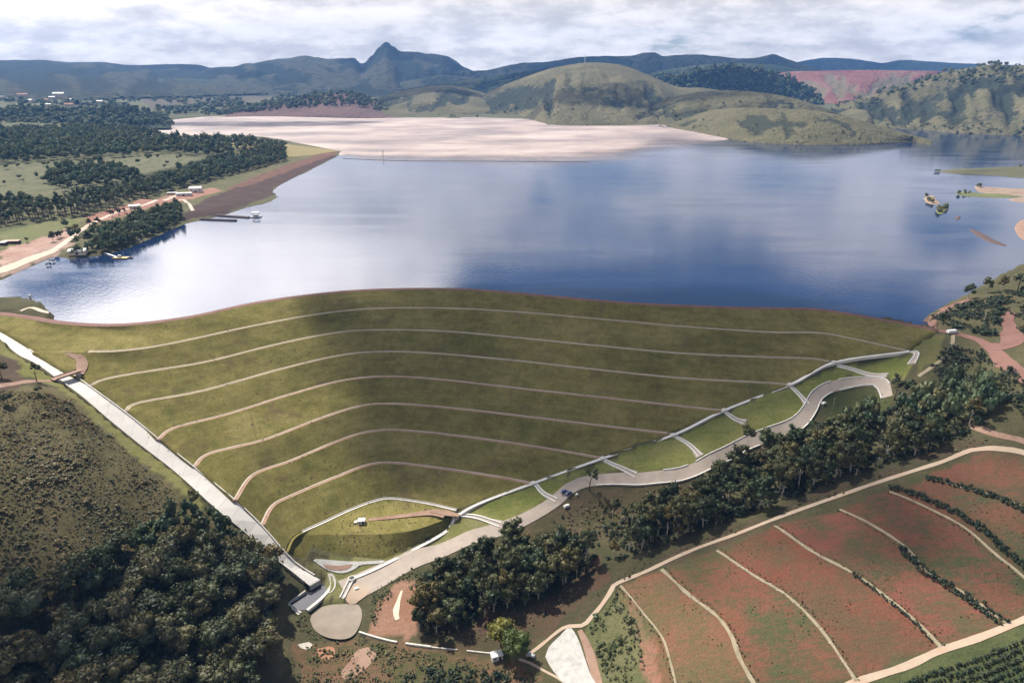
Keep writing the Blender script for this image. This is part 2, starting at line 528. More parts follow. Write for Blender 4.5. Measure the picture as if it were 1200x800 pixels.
def hill_mat(name, grass, dry, veg, scale, veg_lo=0.5, veg_hi=0.6, gully=0.8):
    """grass slopes with darker woody growth in the hollows (attribute hollow: 0 rib .. 1 gully)"""
    m, t = new_mat(name)
    g = t.n('ShaderNodeNewGeometry')
    n1 = t.noise((g, 'Position'), scale, 6, 0.6)
    n2 = t.noise((g, 'Position'), scale * 6, 5, 0.65)
    n3 = t.noise((g, 'Position'), scale * 30, 3, 0.6)
    col = t.ramp((n1, 0), [(0.35, grass), (0.65, dry)])
    h = t.n('ShaderNodeAttribute', attribute_name='hollow')
    n4 = t.noise((g, 'Position'), scale * 14, 4, 0.7)
    v = t.math('ADD', t.math('MULTIPLY', (h, 'Fac'), gully * 0.6), t.math('ADD', t.math('MULTIPLY', (n2, 0), 0.55), t.math('ADD', t.math('MULTIPLY', (n1, 0), 0.3), t.math('MULTIPLY', (n4, 0), 0.35))))
    vf = t.n('ShaderNodeMapRange', interpolation_type='SMOOTHSTEP', ins={0: v, 1: veg_lo, 2: veg_hi})
    c2 = t.mix((vf, 0), col, veg)
    k = t.n('ShaderNodeMapRange', ins={0: (n3, 0), 1: 0.25, 2: 0.75, 3: 0.65, 4: 1.35})
    c3 = t.n('ShaderNodeVectorMath', operation='SCALE', ins={0: (c2, 2), 3: (k, 0)})
    bp = t.n('ShaderNodeBump', ins={'Height': t.math('ADD', (n2, 0), t.math('MULTIPLY', (n4, 0), 0.5)), 'Strength': 1.0, 'Distance': 0.10 / scale})
    bs = t.n('ShaderNodeBsdfPrincipled', ins={'Base Color': c3, 'Roughness': 0.95, 'Specular IOR Level': 0.1, 'Normal': bp})
    finish(t, bs)
    return m


M['hill_grass'] = hill_mat('hill_grass', (0.098, 0.096, 0.052), (0.165, 0.148, 0.088), (0.036, 0.044, 0.030), 0.006, 0.72, 0.84)
M['hill_low'] = hill_mat('low_hill_grass', (0.105, 0.100, 0.054), (0.150, 0.136, 0.078), (0.050, 0.055, 0.034), 0.008, 0.78, 0.92)
M['hill_wood'] = hill_mat('wooded_hill', (0.045, 0.060, 0.032), (0.065, 0.075, 0.042), (0.022, 0.036, 0.024), 0.005, 0.6, 0.78)
M['hill_far'] = hill_mat('far_mountain', (0.042, 0.050, 0.034), (0.085, 0.078, 0.052), (0.012, 0.020, 0.014), 0.0035, 0.56, 0.70)
M['hill_mine'] = hill_mat('red_mine_face', (0.17, 0.062, 0.062), (0.25, 0.13, 0.105), (0.17, 0.14, 0.095), 0.004, 0.70, 0.82)
M['hill_purple'] = hill_mat('purple_bare_slope', (0.13, 0.085, 0.085), (0.17, 0.11, 0.10), (0.06, 0.06, 0.045), 0.006, 0.9, 1.2)


# ------------------------------------------------------------------ the lie of the land
# dam: height of each berm and where it runs
DAM = [  # z, polyline seen (berm range), left end of slope, right end of slope
    (3.0, [(-30, 366), (0, 369), (30, 373), (75, 380), (140, 382), (220, 373), (300, 356), (370, 346), (430, 341), (500, 339.5), (560, 341), (640, 348), (740, 356.5), (850, 361.5), (930, 363), (960, 364), (1000, 370), (1040, 377), (1075, 383.5), (1100, 389)]),
    (-5.0, [(39, 412.5), (80, 412), (140, 411), (200, 402.5), (300, 381), (380, 367), (440, 361.5), (520, 361), (600, 365), (700, 373.5), (800, 382.5), (900, 389), (960, 390), (1000, 397), (1050, 408), (1068, 411)]),
    (-15.0, [(106, 452), (120, 445), (160, 437), (240, 424), (330, 402), (400, 389), (450, 386.5), (520, 388), (600, 395), (700, 405), (800, 414), (900, 418.5), (950, 420), (976, 424)]),
    (-25.0, [(147, 482), (162, 472), (240, 457), (330, 432), (400, 416), (450, 412), (510, 414), (600, 422), (700, 433), (800, 443), (900, 448.5), (925, 451)]),
    (-35.0, [(185, 515), (205, 501), (270, 484), (340, 462), (400, 446), (450, 441), (510, 444), (600, 454), (700, 465), (800, 476), (847, 481)]),
    (-45.0, [(227, 547), (246, 531), (310, 515), (370, 492), (420, 476), (460, 473), (520, 477), (600, 486), (700, 498), (786, 508)]),
    (-55.0, [(275, 586), (297, 556), (340, 540), (390, 519), (430, 506), (470, 504), (540, 511), (620, 522), (703, 536)]),
    (-65.0, [(307, 615), (320, 592), (345, 579), (395, 558), (430, 545), (460, 542), (520, 549), (580, 558), (623, 566)]),
    (-75.0, [(336, 647), (347, 628), (380, 612), (410, 598), (440, 587), (460, 584.5), (500, 590), (535, 598)]),
]
NS = 140
dam_lines = [resample([at(px, py, z) for px, py in pl], n=NS) for z, pl in DAM]
# toe: platform edge and foot of the slope
toe_edge = resample([at(px, py, -76.5) for px, py in [(338, 648), (352, 629), (400, 626), (440, 626), (480, 622), (515, 611), (533, 603)]], n=NS, smooth=True)
toe_foot = resample([at(px, py, z) for px, py, z in [(352, 664, -84.5), (368, 655, -85), (400, 655.5, -85), (440, 655, -85), (470, 647, -84.3), (500, 632, -83), (522, 622, -81.5)]], n=NS)

SPILL = [  # right edge, left edge, level of the channel rim
    ((-70, 368), (-70, 378), 0.5), ((0, 386.5), (0, 398), -2.0), ((14, 392), (13, 408), -3.0), ((28, 402), (25, 417), -4.2), ((39, 413), (36, 422), -5.5),
    ((58, 421.5), (50, 430), -8.0), ((77, 433), (65, 441), -11.0), ((112, 457.5), (96, 463), -16.0), ((150, 485.5), (130, 492), -25.5), ((187, 515.5), (166, 521), -35.5),
    ((229, 548.5), (206, 552), -45.5), ((277, 587.5), (255, 596), -56.0), ((307, 616), (287, 622), -65.0), ((333, 646), (316, 648), -74.0), ((350, 662), (342, 668), -80.0), ((374, 677), (362, 684), -84.0)]
GUTTER = [(412, 679, -86.5), (450, 662, -85.5), (520, 625, -82.0), (534, 607, -77.0), (560, 591, -71.0), (625, 566.5, -65.0), (706, 537.5, -55.0), (789, 510, -45.0), (849, 481, -35.0), (926, 451, -25.0), (978, 425, -15.0), (1066, 412, -5.0)]
ROAD = [(404, 694, -87.0), (440, 677, -86.5), (490, 653, -84.5), (540, 634, -80.5), (580, 622, -76.5), (620, 605, -71.5), (648, 588, -67.5), (668, 572, -64.0), (690, 563, -61.0), (725, 559.5, -58.0),
        (780, 557, -55.0), (815, 549, -52.0), (840, 536, -49.0), (870, 521, -45.0), (905, 507, -40.0), (935, 495, -36.0), (949, 479, -32.0), (957, 464, -28.5), (975, 453, -25.0), (1005, 447.5, -22.0), (1030, 449, -19.5), (1041, 459, -18.0)]

CTRL = []
for r_, l_, z in SPILL:
    CTRL.append((*r_, z)); CTRL.append((*l_, z))
CTRL += [(x, y, z - 0.3) for x, y, z in GUTTER]
CTRL += list(ROAD)
CTRL += [  # left hillside, wood, pond
    (-120, 395, 6), (0, 410, 2), (0, 455, 0), (-150, 470, 12), (60, 462, -8), (0, 520, -8), (-150, 560, 5), (100, 520, -20), (0, 600, -19), (80, 600, -30), (150, 560, -34),
    (200, 580, -46), (150, 640, -50), (0, 680, -33), (-150, 680, -20), (100, 700, -50), (230, 640, -60), (260, 700, -72), (200, 760, -68), (300, 680, -78), (330, 720, -84), (0, 790, -48), (100, 790, -60),
    (320, 790, -87), (250, 800, -80), (380, 760, -90), (420, 740, -89.5), (365, 725, -88.5), (395, 712, -88.3), (440, 795, -90), (500, 770, -89), (560, 790, -89), (600, 770, -88), (450, 720, -88), (480, 700, -86), (500, 735, -87),
    (345, 690, -87), (-150, 850, -40), (0, 900, -58), (200, 900, -82), (400, 900, -93), (600, 900, -90),
    # below the road, gully
    (520, 670, -86), (560, 655, -82), (620, 640, -79), (680, 605, -72), (740, 590, -67), (800, 580, -62), (860, 555, -56), (920, 530, -48), (975, 500, -38), (1000, 470, -30), (1045, 480, -27),
    (540, 720, -86), (600, 710, -84), (650, 690, -80), (700, 660, -75), (760, 640, -69), (830, 615, -62), (900, 585, -53), (960, 560, -45), (1030, 530, -35), (1090, 490, -24), (1130, 450, -12), (1090, 440, -8), (1100, 410, 0),
    # red terraces: level along each contour bund
    (640, 760, -84), (682, 735, -79), (725, 685, -71.5), (792, 800, -73), (778, 666, -65.5), (884, 800, -66), (850, 638, -58), (1003, 796, -58.5), (908, 614, -50), (1100, 755, -50), (984, 588, -42), (1180, 725, -42), (1040, 566, -34), (1250, 690, -34),
    (1100, 545, -26), (1250, 620, -24), (1150, 527, -20), (1200, 530, -17), (1300, 530, -8), (660, 800, -84), (720, 800, -80), (1200, 790, -46), (1100, 800, -53), (1350, 760, -26), (900, 900, -74), (1200, 900, -55), (740, 740, -76), (700, 770, -81),
    # right abutment and knoll
    (1075, 386, 2.8), (1115, 390, 4), (1150, 395, 4.5), (1180, 415, 4.5), (1200, 440, 5), (1190, 380, 8), (1150, 362, 9), (1120, 362, 5), (1100, 362, 2.5), (1200, 335, 11), (1160, 345, 7), (1130, 348, 2.5), (1200, 365, 11), (1260, 330, 16), (1300, 400, 16), (1150, 440, -2), (1200, 480, -3), (1170, 508, -12), (1300, 460, 8), (1115, 420, -2),
]
CTRL_W = [at(*c) for c in CTRL]
# left bank and the far country: level at places seen over the water
FAR = [(-200, 300, 9), (0, 318, 4.0), (0, 300, 4.5), (60, 285, 4), (0, 270, 8), (-100, 250, 14), (80, 262, 9), (60, 240, 14), (0, 230, 16), (100, 270, 6), (150, 250, 8), (160, 262, 7), (200, 250, 8), (200, 232, 10), (240, 223, 10), (230, 240, 5), (260, 222, 9), (150, 225, 15), (100, 210, 22), (0, 200, 28), (-200, 200, 40),
       (200, 200, 18), (280, 205, 11), (330, 190, 9), (370, 180, 5), (400, 176, 2), (340, 170, 7), (300, 165, 14), (200, 170, 22), (100, 175, 26), (0, 170, 28), (-150, 160, 34), (200, 155, 12), (100, 150, 20), (0, 145, 24), (140, 147, 10), (-100, 130, 40), (60, 125, 35), (0, 118, 40), (120, 118, 30), (200, 130, 12), (250, 120, 16), (350, 115, 20), (300, 134, 4), (240, 136, 4)]
FAR_W = [at(*c) for c in FAR] + [np.array(p, float) for p in ((-3000, 9000, 60), (0, 9000, 40), (4000, 9000, 50), (-6000, 14000, 60), (6000, 14000, 60), (0, 14000, 40), (0, 6000, 15), (2500, 5000, 20), (3500, 3000, 60), (-4000, 4000, 80), (2500, 1200, 40), (-2500, 1200, 60), (1200, 500, 35), (-900, 400, 30), (0, 20, -92), (-300, 20, -60), (300, 20, -60), (900, 3500, 6))]

crest = dam_lines[0]
cn = normals2(crest)                                   # left of travel = upstream (+y)
crest_up = crest.copy(); crest_up[:, :2] += cn * 5.5
shore_dam = crest.copy(); shore_dam[:, :2] += cn * 10.0

RES_PX = [(1085, 374), (1115, 354), (1160, 337), (1200, 323), (1300, 305), (1500, 270), (1700, 215), (1500, 170), (1300, 160), (1200, 158.5), (1130, 156), (1060, 150.5), (1035, 149), (1060, 155), (1086, 164.5), (1000, 170), (920, 169.5), (860, 163.5), (800, 152), (783, 143), (790, 138), (760, 146), (640, 147),
          (628, 140), (560, 138), (440, 138.5), (350, 137), (290, 134.5), (230, 138), (190, 142), (150, 155), (205, 164), (270, 161), (330, 164), (401, 177), (396, 183), (365, 199), (330, 216), (320, 224), (326, 231), (312, 239), (290, 243), (262, 252), (217, 262), (190, 274), (150, 291), (120, 299), (84, 303.5), (66, 300), (20, 319), (0, 328.5), (-150, 375 - 35)]
res_poly = [at(px, py, 0) for px, py in RES_PX] + [at(px, py, 0) for px, py in [(-150, 352), (0, 352), (28, 354.5), (38, 358), (50, 362), (60, 370)]]
k0 = int(np.argmin(np.linalg.norm(shore_dam[:, :2] - np.array(at(66, 377.5, 0)[:2]), axis=1)))
res_poly = np.array([p[:2] for p in res_poly] + [p[:2] for p in shore_dam[k0:]])

ctrl = np.array([c for c in CTRL_W + FAR_W] + [p for p in crest[::6]] + [p for p in crest_up[::6]])
CP, CZ = ctrl[:, :2], ctrl[:, 2]
# the surface is fitted in a compressed coordinate so that near and far points weigh alike
def warp(x, y):
    r = np.hypot(x, y) + 1e-6
    k = 400.0 * np.log1p(r / 400.0) / r
    return x * k, y * k
KX, KY = warp(CP[:, 0], CP[:, 1])
KC = 10.0
A = np.sqrt((KX[:, None] - KX[None]) ** 2 + (KY[:, None] - KY[None]) ** 2 + KC ** 2)
n_ = len(CP)
# add affine part
Pm = np.stack([np.ones(n_), KX, KY], 1)
big = np.zeros((n_ + 3, n_ + 3)); big[:n_, :n_] = -A + 0.5 * np.eye(n_); big[:n_, n_:] = Pm; big[n_:, :n_] = Pm.T
sol = np.linalg.lstsq(big, np.r_[CZ, 0, 0, 0], rcond=None)[0]


def H0(x, y):
    X, Y = warp(x, y); sh = X.shape
    X, Y = X.ravel(), Y.ravel(); out = np.empty(len(X))
    for i in range(0, len(X), 40000):
        a = X[i:i + 40000]; b = Y[i:i + 40000]
        K = -np.sqrt((a[:, None] - KX) ** 2 + (b[:, None] - KY) ** 2 + KC ** 2)
        out[i:i + 40000] = K @ sol[:n_] + sol[n_] + sol[n_ + 1] * a + sol[n_ + 2] * b
    return out.reshape(sh)


# fan shaped grid, finer near the viewpoint
NU, NV, Y0, Y1, YO, UM = 620, 640, 20.0, 26000.0, 120.0, 1.35
jj = np.arange(NV); uu = np.linspace(-UM, UM, NU)
yy = (Y0 + YO) * ((Y1 + YO) / (Y0 + YO)) ** (jj / (NV - 1)) - YO
GX = uu[None, :] * (yy[:, None] + YO); GY = np.repeat(yy[:, None], NU, 1)
GH = H0(GX, GY)
amp = np.clip(np.hypot(GX, GY) / 600.0, 0.4, 6.0)
GH += fbm(GX / 22.0, GY / 22.0, 4) * 0.7 * np.clip(amp, 0.5, 1.5) + fbm(GX / 160.0, GY / 160.0, 3) * np.clip((GY - 700) / 800.0, 0, 3.0)
ins_res = inside(res_poly, GX, GY)
dsh = dist_poly(res_poly, GX, GY)
upstream = (GY > 560) | (np.abs(GX) > 330)
GH = np.where(ins_res, np.minimum(GH, -np.minimum(0.4 + dsh * 0.15, 12.0)), GH)
GH = np.where(~ins_res & upstream & (dsh < 4000), np.maximum(GH, np.minimum(0.25 + dsh * 0.06, 1.5)), GH)
far_side = (~ins_res) & (GY > 900) & (GX > -560)
GH = np.where(far_side, np.minimum(GH, 0.3 + dsh * 0.05), GH)
left_side = (~ins_res) & (GY > 560) & (GX <= -200) & (GX > -2500)
GH = np.where(left_side, np.minimum(GH, 0.5 + dsh * 0.22), GH)
# dam body: the ground lies under the fill
loft_rows = []
ALL = dam_lines + [toe_edge, toe_foot]
for a, b in zip(ALL[:-1], ALL[1:]):
    for t in np.linspace(0, 1, 8, endpoint=False):
        loft_rows.append(a * (1 - t) + b * t)
loft_rows.append(ALL[-1])
loft = np.concatenate(loft_rows)
foot = np.vstack([np.vstack([crest_up, ]), np.array([l[-1] for l in ALL]), ALL[-1][::-1], np.array([l[0] for l in ALL[::-1]])])
near = (GY < 640) & (np.abs(GX) < 420)
ins_dam = np.zeros_like(near); ins_dam[near] = inside(foot, GX[near], GY[near])
kd = kdtree.KDTree(len(loft))
for i, p in enumerate(loft): kd.insert((p[0], p[1], 0), i)
kd.balance()
dlow = np.zeros_like(GX); dlow[ins_dam] = np.clip(0.8 + 0.3 * dist_poly(foot, GX[ins_dam], GY[ins_dam]), 0.8, 2.4)
for j, i in zip(*np.nonzero(ins_dam)):
    nb = kd.find_n((GX[j, i], GY[j, i], 0), 4); wn = [1.0 / (q_[2] ** 2 + 0.2) for q_ in nb]
    GH[j, i] = sum(a_ * loft[q_[1], 2] for a_, q_ in zip(wn, nb)) / sum(wn) - dlow[j, i]
up_strip = np.vstack([crest_up[:, :2], (crest[:, :2] + cn * 22.0)[::-1]])
ins_up = np.zeros_like(near); ins_up[near] = inside(up_strip, GX[near], GY[near])
ins_up &= ~((GX < -330) | (GX > 262))
GH = np.where(ins_up, np.minimum(GH, -2.5), GH)
# channel bed under the spillway
sp_r = resample([at(*r_, z) for r_, l_, z in SPILL], n=120); sp_l = resample([at(*l_, z) for r_, l_, z in SPILL], n=120)
sp_lo = sp_l.copy(); sp_lo[:, :2] -= normals2(sp_l) * 2.6; sp_ro = sp_r.copy(); sp_ro[:, :2] += normals2(sp_r) * 0.8
sp_poly = np.vstack([sp_ro, sp_lo[::-1]])
ins_sp = np.zeros_like(near); ins_sp[near] = inside(sp_poly, GX[near], GY[near])
spc = (sp_r + sp_l) / 2
for j, i in zip(*np.nonzero(ins_sp)):
    q = np.argmin((spc[:, 0] - GX[j, i]) ** 2 + (spc[:, 1] - GY[j, i]) ** 2); GH[j, i] = min(GH[j, i], spc[q, 2] - 1.9)


def hollow(px_poly, z, depth, margin=3.0):
    """press a level pan into the ground"""
    poly = np.array([at(px, py, z)[:2] for px, py in px_poly])
    m = (GY < 640) & (np.abs(GX) < 420)
    d = np.where(inside(poly, GX[m], GY[m]), -dist_poly(poly, GX[m], GY[m]), dist_poly(poly, GX[m], GY[m]))
    h = GH[m]
    t = np.clip((d + margin) / (2 * margin), 0, 1)
    h = np.where(d < margin, np.minimum(h, (z - depth) * (1 - t) + np.maximum(h, z) * t), h)
    GH[m] = h
    return poly


POND_PX = [(364, 724), (370, 714), (384, 708), (402, 707), (418, 708), (423, 717), (421, 730), (414, 742), (402, 747), (384, 745), (370, 737)]
BASIN_PX = [(340, 707), (372, 683), (379, 679), (385, 686), (383, 694), (358, 713), (349, 713)]
POND_PX = [tuple(p) for p in resample(POND_PX + POND_PX[:1], n=49)[:-1]]
pond_poly = hollow(POND_PX, -88.6, 1.5, 2.5)
basin_poly = hollow(BASIN_PX, -87.6, 1.5, 2.0)


def H(x, y):
    x = np.asarray(x, float); y = np.asarray(y, float)
    v = np.log((y + YO) / (Y0 + YO)) / math.log((Y1 + YO) / (Y0 + YO)) * (NV - 1)
    u = (x / (y + YO) + UM) / (2 * UM) * (NU - 1)
    v = np.clip(v, 0, NV - 1.001); u = np.clip(u, 0, NU - 1.001)
    j = v.astype(int); i = u.astype(int)
    fv = (y - yy[j]) / (yy[j + 1] - yy[j]); fu = u - i
    return (GH[j, i] * (1 - fu) + GH[j, i + 1] * fu) * (1 - fv) + (GH[j + 1, i] * (1 - fu) + GH[j + 1, i + 1] * fu) * fv


_T = np.concatenate([np.linspace(120, 900, 1200), np.linspace(900, 6000, 3000)[1:]])


def P(px, py):
    """the place on the ground seen there"""
    d = ray(px, py); d = d / np.linalg.norm(d)
    x = d[0] * _T; y = d[1] * _T; z = CAM_Z + d[2] * _T
    h = H(x, y); bel = np.nonzero(z < h)[0]
    if len(bel) == 0: return at(px, py, 0)
    k = max(bel[0], 1)
    a = z[k - 1] - h[k - 1]; b = z[k] - h[k]; t = a / (a - b + 1e-9)
    tt = _T[k - 1] * (1 - t) + _T[k] * t
    X, Y = d[0] * tt, d[1] * tt
    return np.array([X, Y, float(H(X, Y))])


def PP(pts): return np.array([P(*p) for p in pts])


# ---- what covers the ground: two tones per area
CA = np.zeros((NV, NU, 3)); CB = np.zeros((NV, NU, 3))
CA[:] = (0.055, 0.056, 0.028); CB[:] = (0.085, 0.076, 0.042)
jx = GX + fbm(GX / 9.0, GY / 9.0, 3) * 3.0; jy = GY + fbm(GX / 9.0 + 31, GY / 9.0, 3) * 3.0
far_m = GY > 750
CA[far_m] = (0.075, 0.085, 0.045); CB[far_m] = (0.11, 0.105, 0.06)


def cover(px_poly, a, b, grow=0.0, far=False):
    poly = PP(px_poly)[:, :2] if not far else np.array([at(px, py, 6)[:2] for px, py in px_poly])
    lo = poly.min(0) - 30; hi = poly.max(0) + 30
    m = (GX > lo[0]) & (GX < hi[0]) & (GY > lo[1]) & (GY < hi[1])
    ii = inside(poly, jx[m], jy[m])
    ca = CA[m]; cb = CB[m]
    ca[ii] = a; cb[ii] = b
    CA[m] = ca; CB[m] = cb


cover([(-200, 470), (0, 455), (70, 455), (230, 600), (270, 610), (340, 690), (330, 800), (-200, 900)], (0.082, 0.074, 0.034), (0.130, 0.110, 0.058))          # scrub slope
cover([(-60, 360), (0, 372), (60, 385), (120, 455), (60, 450), (0, 430), (-60, 420)], (0.115, 0.115, 0.040), (0.16, 0.145, 0.06))
cover([(0, 398), (40, 425), (66, 441), (100, 468), (206, 554), (240, 590), (234, 598), (190, 560), (120, 500), (70, 455), (30, 440), (0, 420)], (0.145, 0.145, 0.045), (0.19, 0.175, 0.075))  # grass verge by the spillway
cover([(0, 415), (20, 425), (33, 450), (10, 460), (-40, 455), (-40, 420)], (0.075, 0.055, 0.040), (0.10, 0.07, 0.05))
cover([(520, 630), (545, 603), (626, 568), (707, 540), (790, 512), (850, 483), (926, 453), (980, 427), (1066, 414), (1072, 424), (1062, 442), (1040, 444), (1000, 440), (960, 455), (945, 480), (930, 492), (860, 525), (815, 545), (770, 553), (690, 556), (640, 590), (570, 622)], (0.125, 0.145, 0.036), (0.20, 0.195, 0.070))   # lawns
cover([(355, 660), (412, 652), (470, 650), (540, 600), (580, 620), (470, 665), (430, 690), (400, 700), (372, 700), (380, 680)], (0.13, 0.135, 0.045), (0.19, 0.175, 0.085))
cover([(960, 470), (985, 455), (1030, 453), (1045, 470), (1020, 500), (975, 497)], (0.055, 0.070, 0.026), (0.08, 0.088, 0.036))
cover([(560, 650), (640, 600), (690, 570), (830, 557), (900, 520), (890, 560), (780, 620), (700, 640), (640, 640)], (0.058, 0.056, 0.027), (0.105, 0.078, 0.05))
cover([(470, 735), (500, 680), (700, 650), (720, 690), (640, 745), (600, 765), (500, 760)], (0.09, 0.055, 0.038), (0.055, 0.055, 0.028))
cover([(432, 742), (445, 705), (465, 683), (487, 680), (497, 700), (492, 730), (478, 748)], (0.215, 0.115, 0.075), (0.25, 0.15, 0.11))
cover([(350, 800), (345, 755), (420, 745), (470, 752), (600, 772), (640, 800)], (0.060, 0.068, 0.028), (0.15, 0.085, 0.055))
cover([(1065, 384), (1085, 365), (1120, 352), (1160, 340), (1260, 320), (1260, 420), (1190, 400), (1150, 400), (1110, 392)], (0.055, 0.056, 0.026), (0.09, 0.078, 0.045))
cover([(1070, 400), (1110, 395), (1100, 420), (1080, 435), (1068, 425)], (0.10, 0.105, 0.035), (0.135, 0.12, 0.055))
# red terraces, each strip with its own share of weeds
TERR = [  # upper end of the bund, course, lower end
    [(727, 686), (752, 716), (775, 745), (784, 770), (792, 802)],
    [(775, 667), (805, 695), (840, 722), (858, 747), (866, 770), (884, 802)],
    [(840, 645), (880, 672), (925, 700), (960, 735), (985, 770), (1003, 798)],
    [(908, 616), (950, 645), (1000, 672), (1045, 705), (1075, 730), (1102, 757)],
    [(984, 597), (1020, 614), (1060, 640), (1085, 668), (1130, 695), (1180, 730)],
    [(1042, 576), (1085, 594), (1130, 618), (1165, 648), (1202, 678), (1235, 705)],
    [(1085, 560), (1130, 572), (1170, 582), (1204, 598), (1250, 628), (1300, 672)]]
strip_cols = [((0.160, 0.082, 0.050), (0.085, 0.088, 0.040)), ((0.180, 0.086, 0.054), (0.105, 0.090, 0.046)), ((0.165, 0.069, 0.046), (0.066, 0.076, 0.036)), ((0.160, 0.060, 0.039), (0.100, 0.068, 0.040)),
              ((0.165, 0.066, 0.046), (0.080, 0.072, 0.038)), ((0.140, 0.060, 0.041), (0.052, 0.064, 0.031)), ((0.115, 0.056, 0.037), (0.055, 0.064, 0.031)), ((0.140, 0.062, 0.042), (0.074, 0.064, 0.036))]
edges = [[(690, 733), (700, 770), (690, 802)]] + TERR + [[(1150, 527), (1180, 530), (1270, 556), (1350, 595)]]
for e0, e1, (ca, cb) in zip(edges[:-1], edges[1:], strip_cols):
    cover(e0 + e1[::-1], ca, cb)
cover([(682, 740), (722, 690), (745, 730), (760, 802), (700, 802)], (0.085, 0.095, 0.042), (0.14, 0.13, 0.068))
cover([(727, 686), (745, 715), (765, 750), (775, 802), (762, 802), (745, 740)], (0.24, 0.12, 0.085), (0.13, 0.11, 0.06))
cover([(1003, 803), (1102, 760), (1200, 732), (1350, 668), (1450, 900), (1000, 900)], (0.045, 0.058, 0.024), (0.075, 0.085, 0.036))
cover([(700, 690), (800, 640), (1000, 560), (1130, 515), (1160, 524), (1000, 578), (800, 656), (726, 684), (690, 725), (640, 745), (660, 720)], (0.048, 0.052, 0.026), (0.09, 0.062, 0.042))
# left bank
cover([(-200, 215), (0, 215), (60, 225), (150, 225), (260, 190), (340, 165), (400, 176), (330, 215), (262, 250), (150, 290), (60, 300), (0, 325), (-200, 350)], (0.085, 0.090, 0.048), (0.135, 0.125, 0.07))
cover([(215, 258), (262, 252), (325, 228), (322, 220), (395, 183), (390, 178), (330, 198), (260, 226), (235, 236)], (0.055, 0.038, 0.036), (0.075, 0.05, 0.046))
cover([(290, 218), (395, 180), (390, 176), (300, 206), (262, 222)], (0.16, 0.085, 0.07), (0.11, 0.07, 0.055))
cover([(95, 255), (150, 240), (200, 228), (250, 220), (262, 224), (215, 236), (150, 252), (110, 262)], (0.33, 0.20, 0.16), (0.26, 0.13, 0.10))
cover([(0, 320), (0, 296), (20, 280), (60, 262), (90, 268), (70, 290), (60, 300), (20, 318)], (0.40, 0.29, 0.25), (0.30, 0.18, 0.15))
cover([(0, 290), (0, 272), (60, 258), (110, 255), (80, 265), (30, 285)], (0.12, 0.14, 0.06), (0.16, 0.16, 0.08))
cover([(0, 312), (70, 282), (90, 285), (66, 298), (0, 326)], (0.28, 0.20, 0.17), (0.34, 0.25, 0.21))
cover([(180, 131), (260, 124), (320, 118), (440, 112), (440, 108), (300, 108), (160, 118)], (0.105, 0.075, 0.062), (0.062, 0.072, 0.045), far=True)
cover([(240, 166), (330, 166), (400, 177), (372, 181), (320, 186), (290, 176)], (0.21, 0.18, 0.085), (0.25, 0.21, 0.11))
cover([(-200, 195), (60, 190), (180, 178), (240, 188), (180, 215), (100, 225), (-200, 228)], (0.095, 0.105, 0.060), (0.145, 0.138, 0.085))
gv = np.stack([GX, GY, GH], -1).reshape(-1, 3)
gi = np.arange(NV * NU).reshape(NV, NU)
gf = np.stack([gi[:-1, :-1], gi[:-1, 1:], gi[1:, 1:], gi[1:, :-1]], -1).reshape(-1, 4)
ground = obj('ground', mesh_np('ground', gv, gf, M['ground'], True, {'cover_a': CA.reshape(-1, 3), 'cover_b': CB.reshape(-1, 3)}))
tag(ground, 'grass, scrub and red soil hillsides of the valley and reservoir banks', 'ground', kind='structure')

# ------------------------------------------------------------------ water
def poly_sheet(name, pts, z, mat, thick=0.0):
    """level sheet over a simple polygon"""
    import bmesh
    bm = bmesh.new()
    vs = [bm.verts.new((p[0], p[1], z)) for p in pts]
    es = [bm.edges.new((vs[i], vs[(i + 1) % len(vs)])) for i in range(len(vs))]
    bmesh.ops.triangle_fill(bm, use_beauty=True, use_dissolve=False, edges=es)
    for f in bm.faces:
        if f.normal.z < 0: f.normal_flip()
    me = bpy.data.meshes.new(name); bm.to_mesh(me); bm.free()
    me.materials.append(mat)
    return obj(name, me)


wp = res_poly.copy()
cen = np.array([200.0, 1500.0])
# spread the sheet a little under the banks, but keep it inside the dam crest
n_dam = len(shore_dam) - k0
ext = wp.copy()
ar = 0.5 * np.sum(wp[:, 0] * np.roll(wp[:, 1], -1) - np.roll(wp[:, 0], -1) * wp[:, 1])
d = np.roll(wp, -1, 0) - np.roll(wp, 1, 0)
nn = np.stack([d[:, 1], -d[:, 0]], 1) / (np.linalg.norm(d, axis=1)[:, None] + 1e-9) * np.sign(ar)
ext = wp + nn * 2.5
tag(poly_sheet('reservoir_water', ext, 0.0, M['water']), 'wide blue grey reservoir water mirroring clouds behind the dam', 'water', kind='structure')
tag(poly_sheet('pond_water', pond_poly + (pond_poly - pond_poly.mean(0)) * 0.04, -88.9, M['pond']), 'small round silty brown pond at the foot of the road', 'pond', kind='structure')


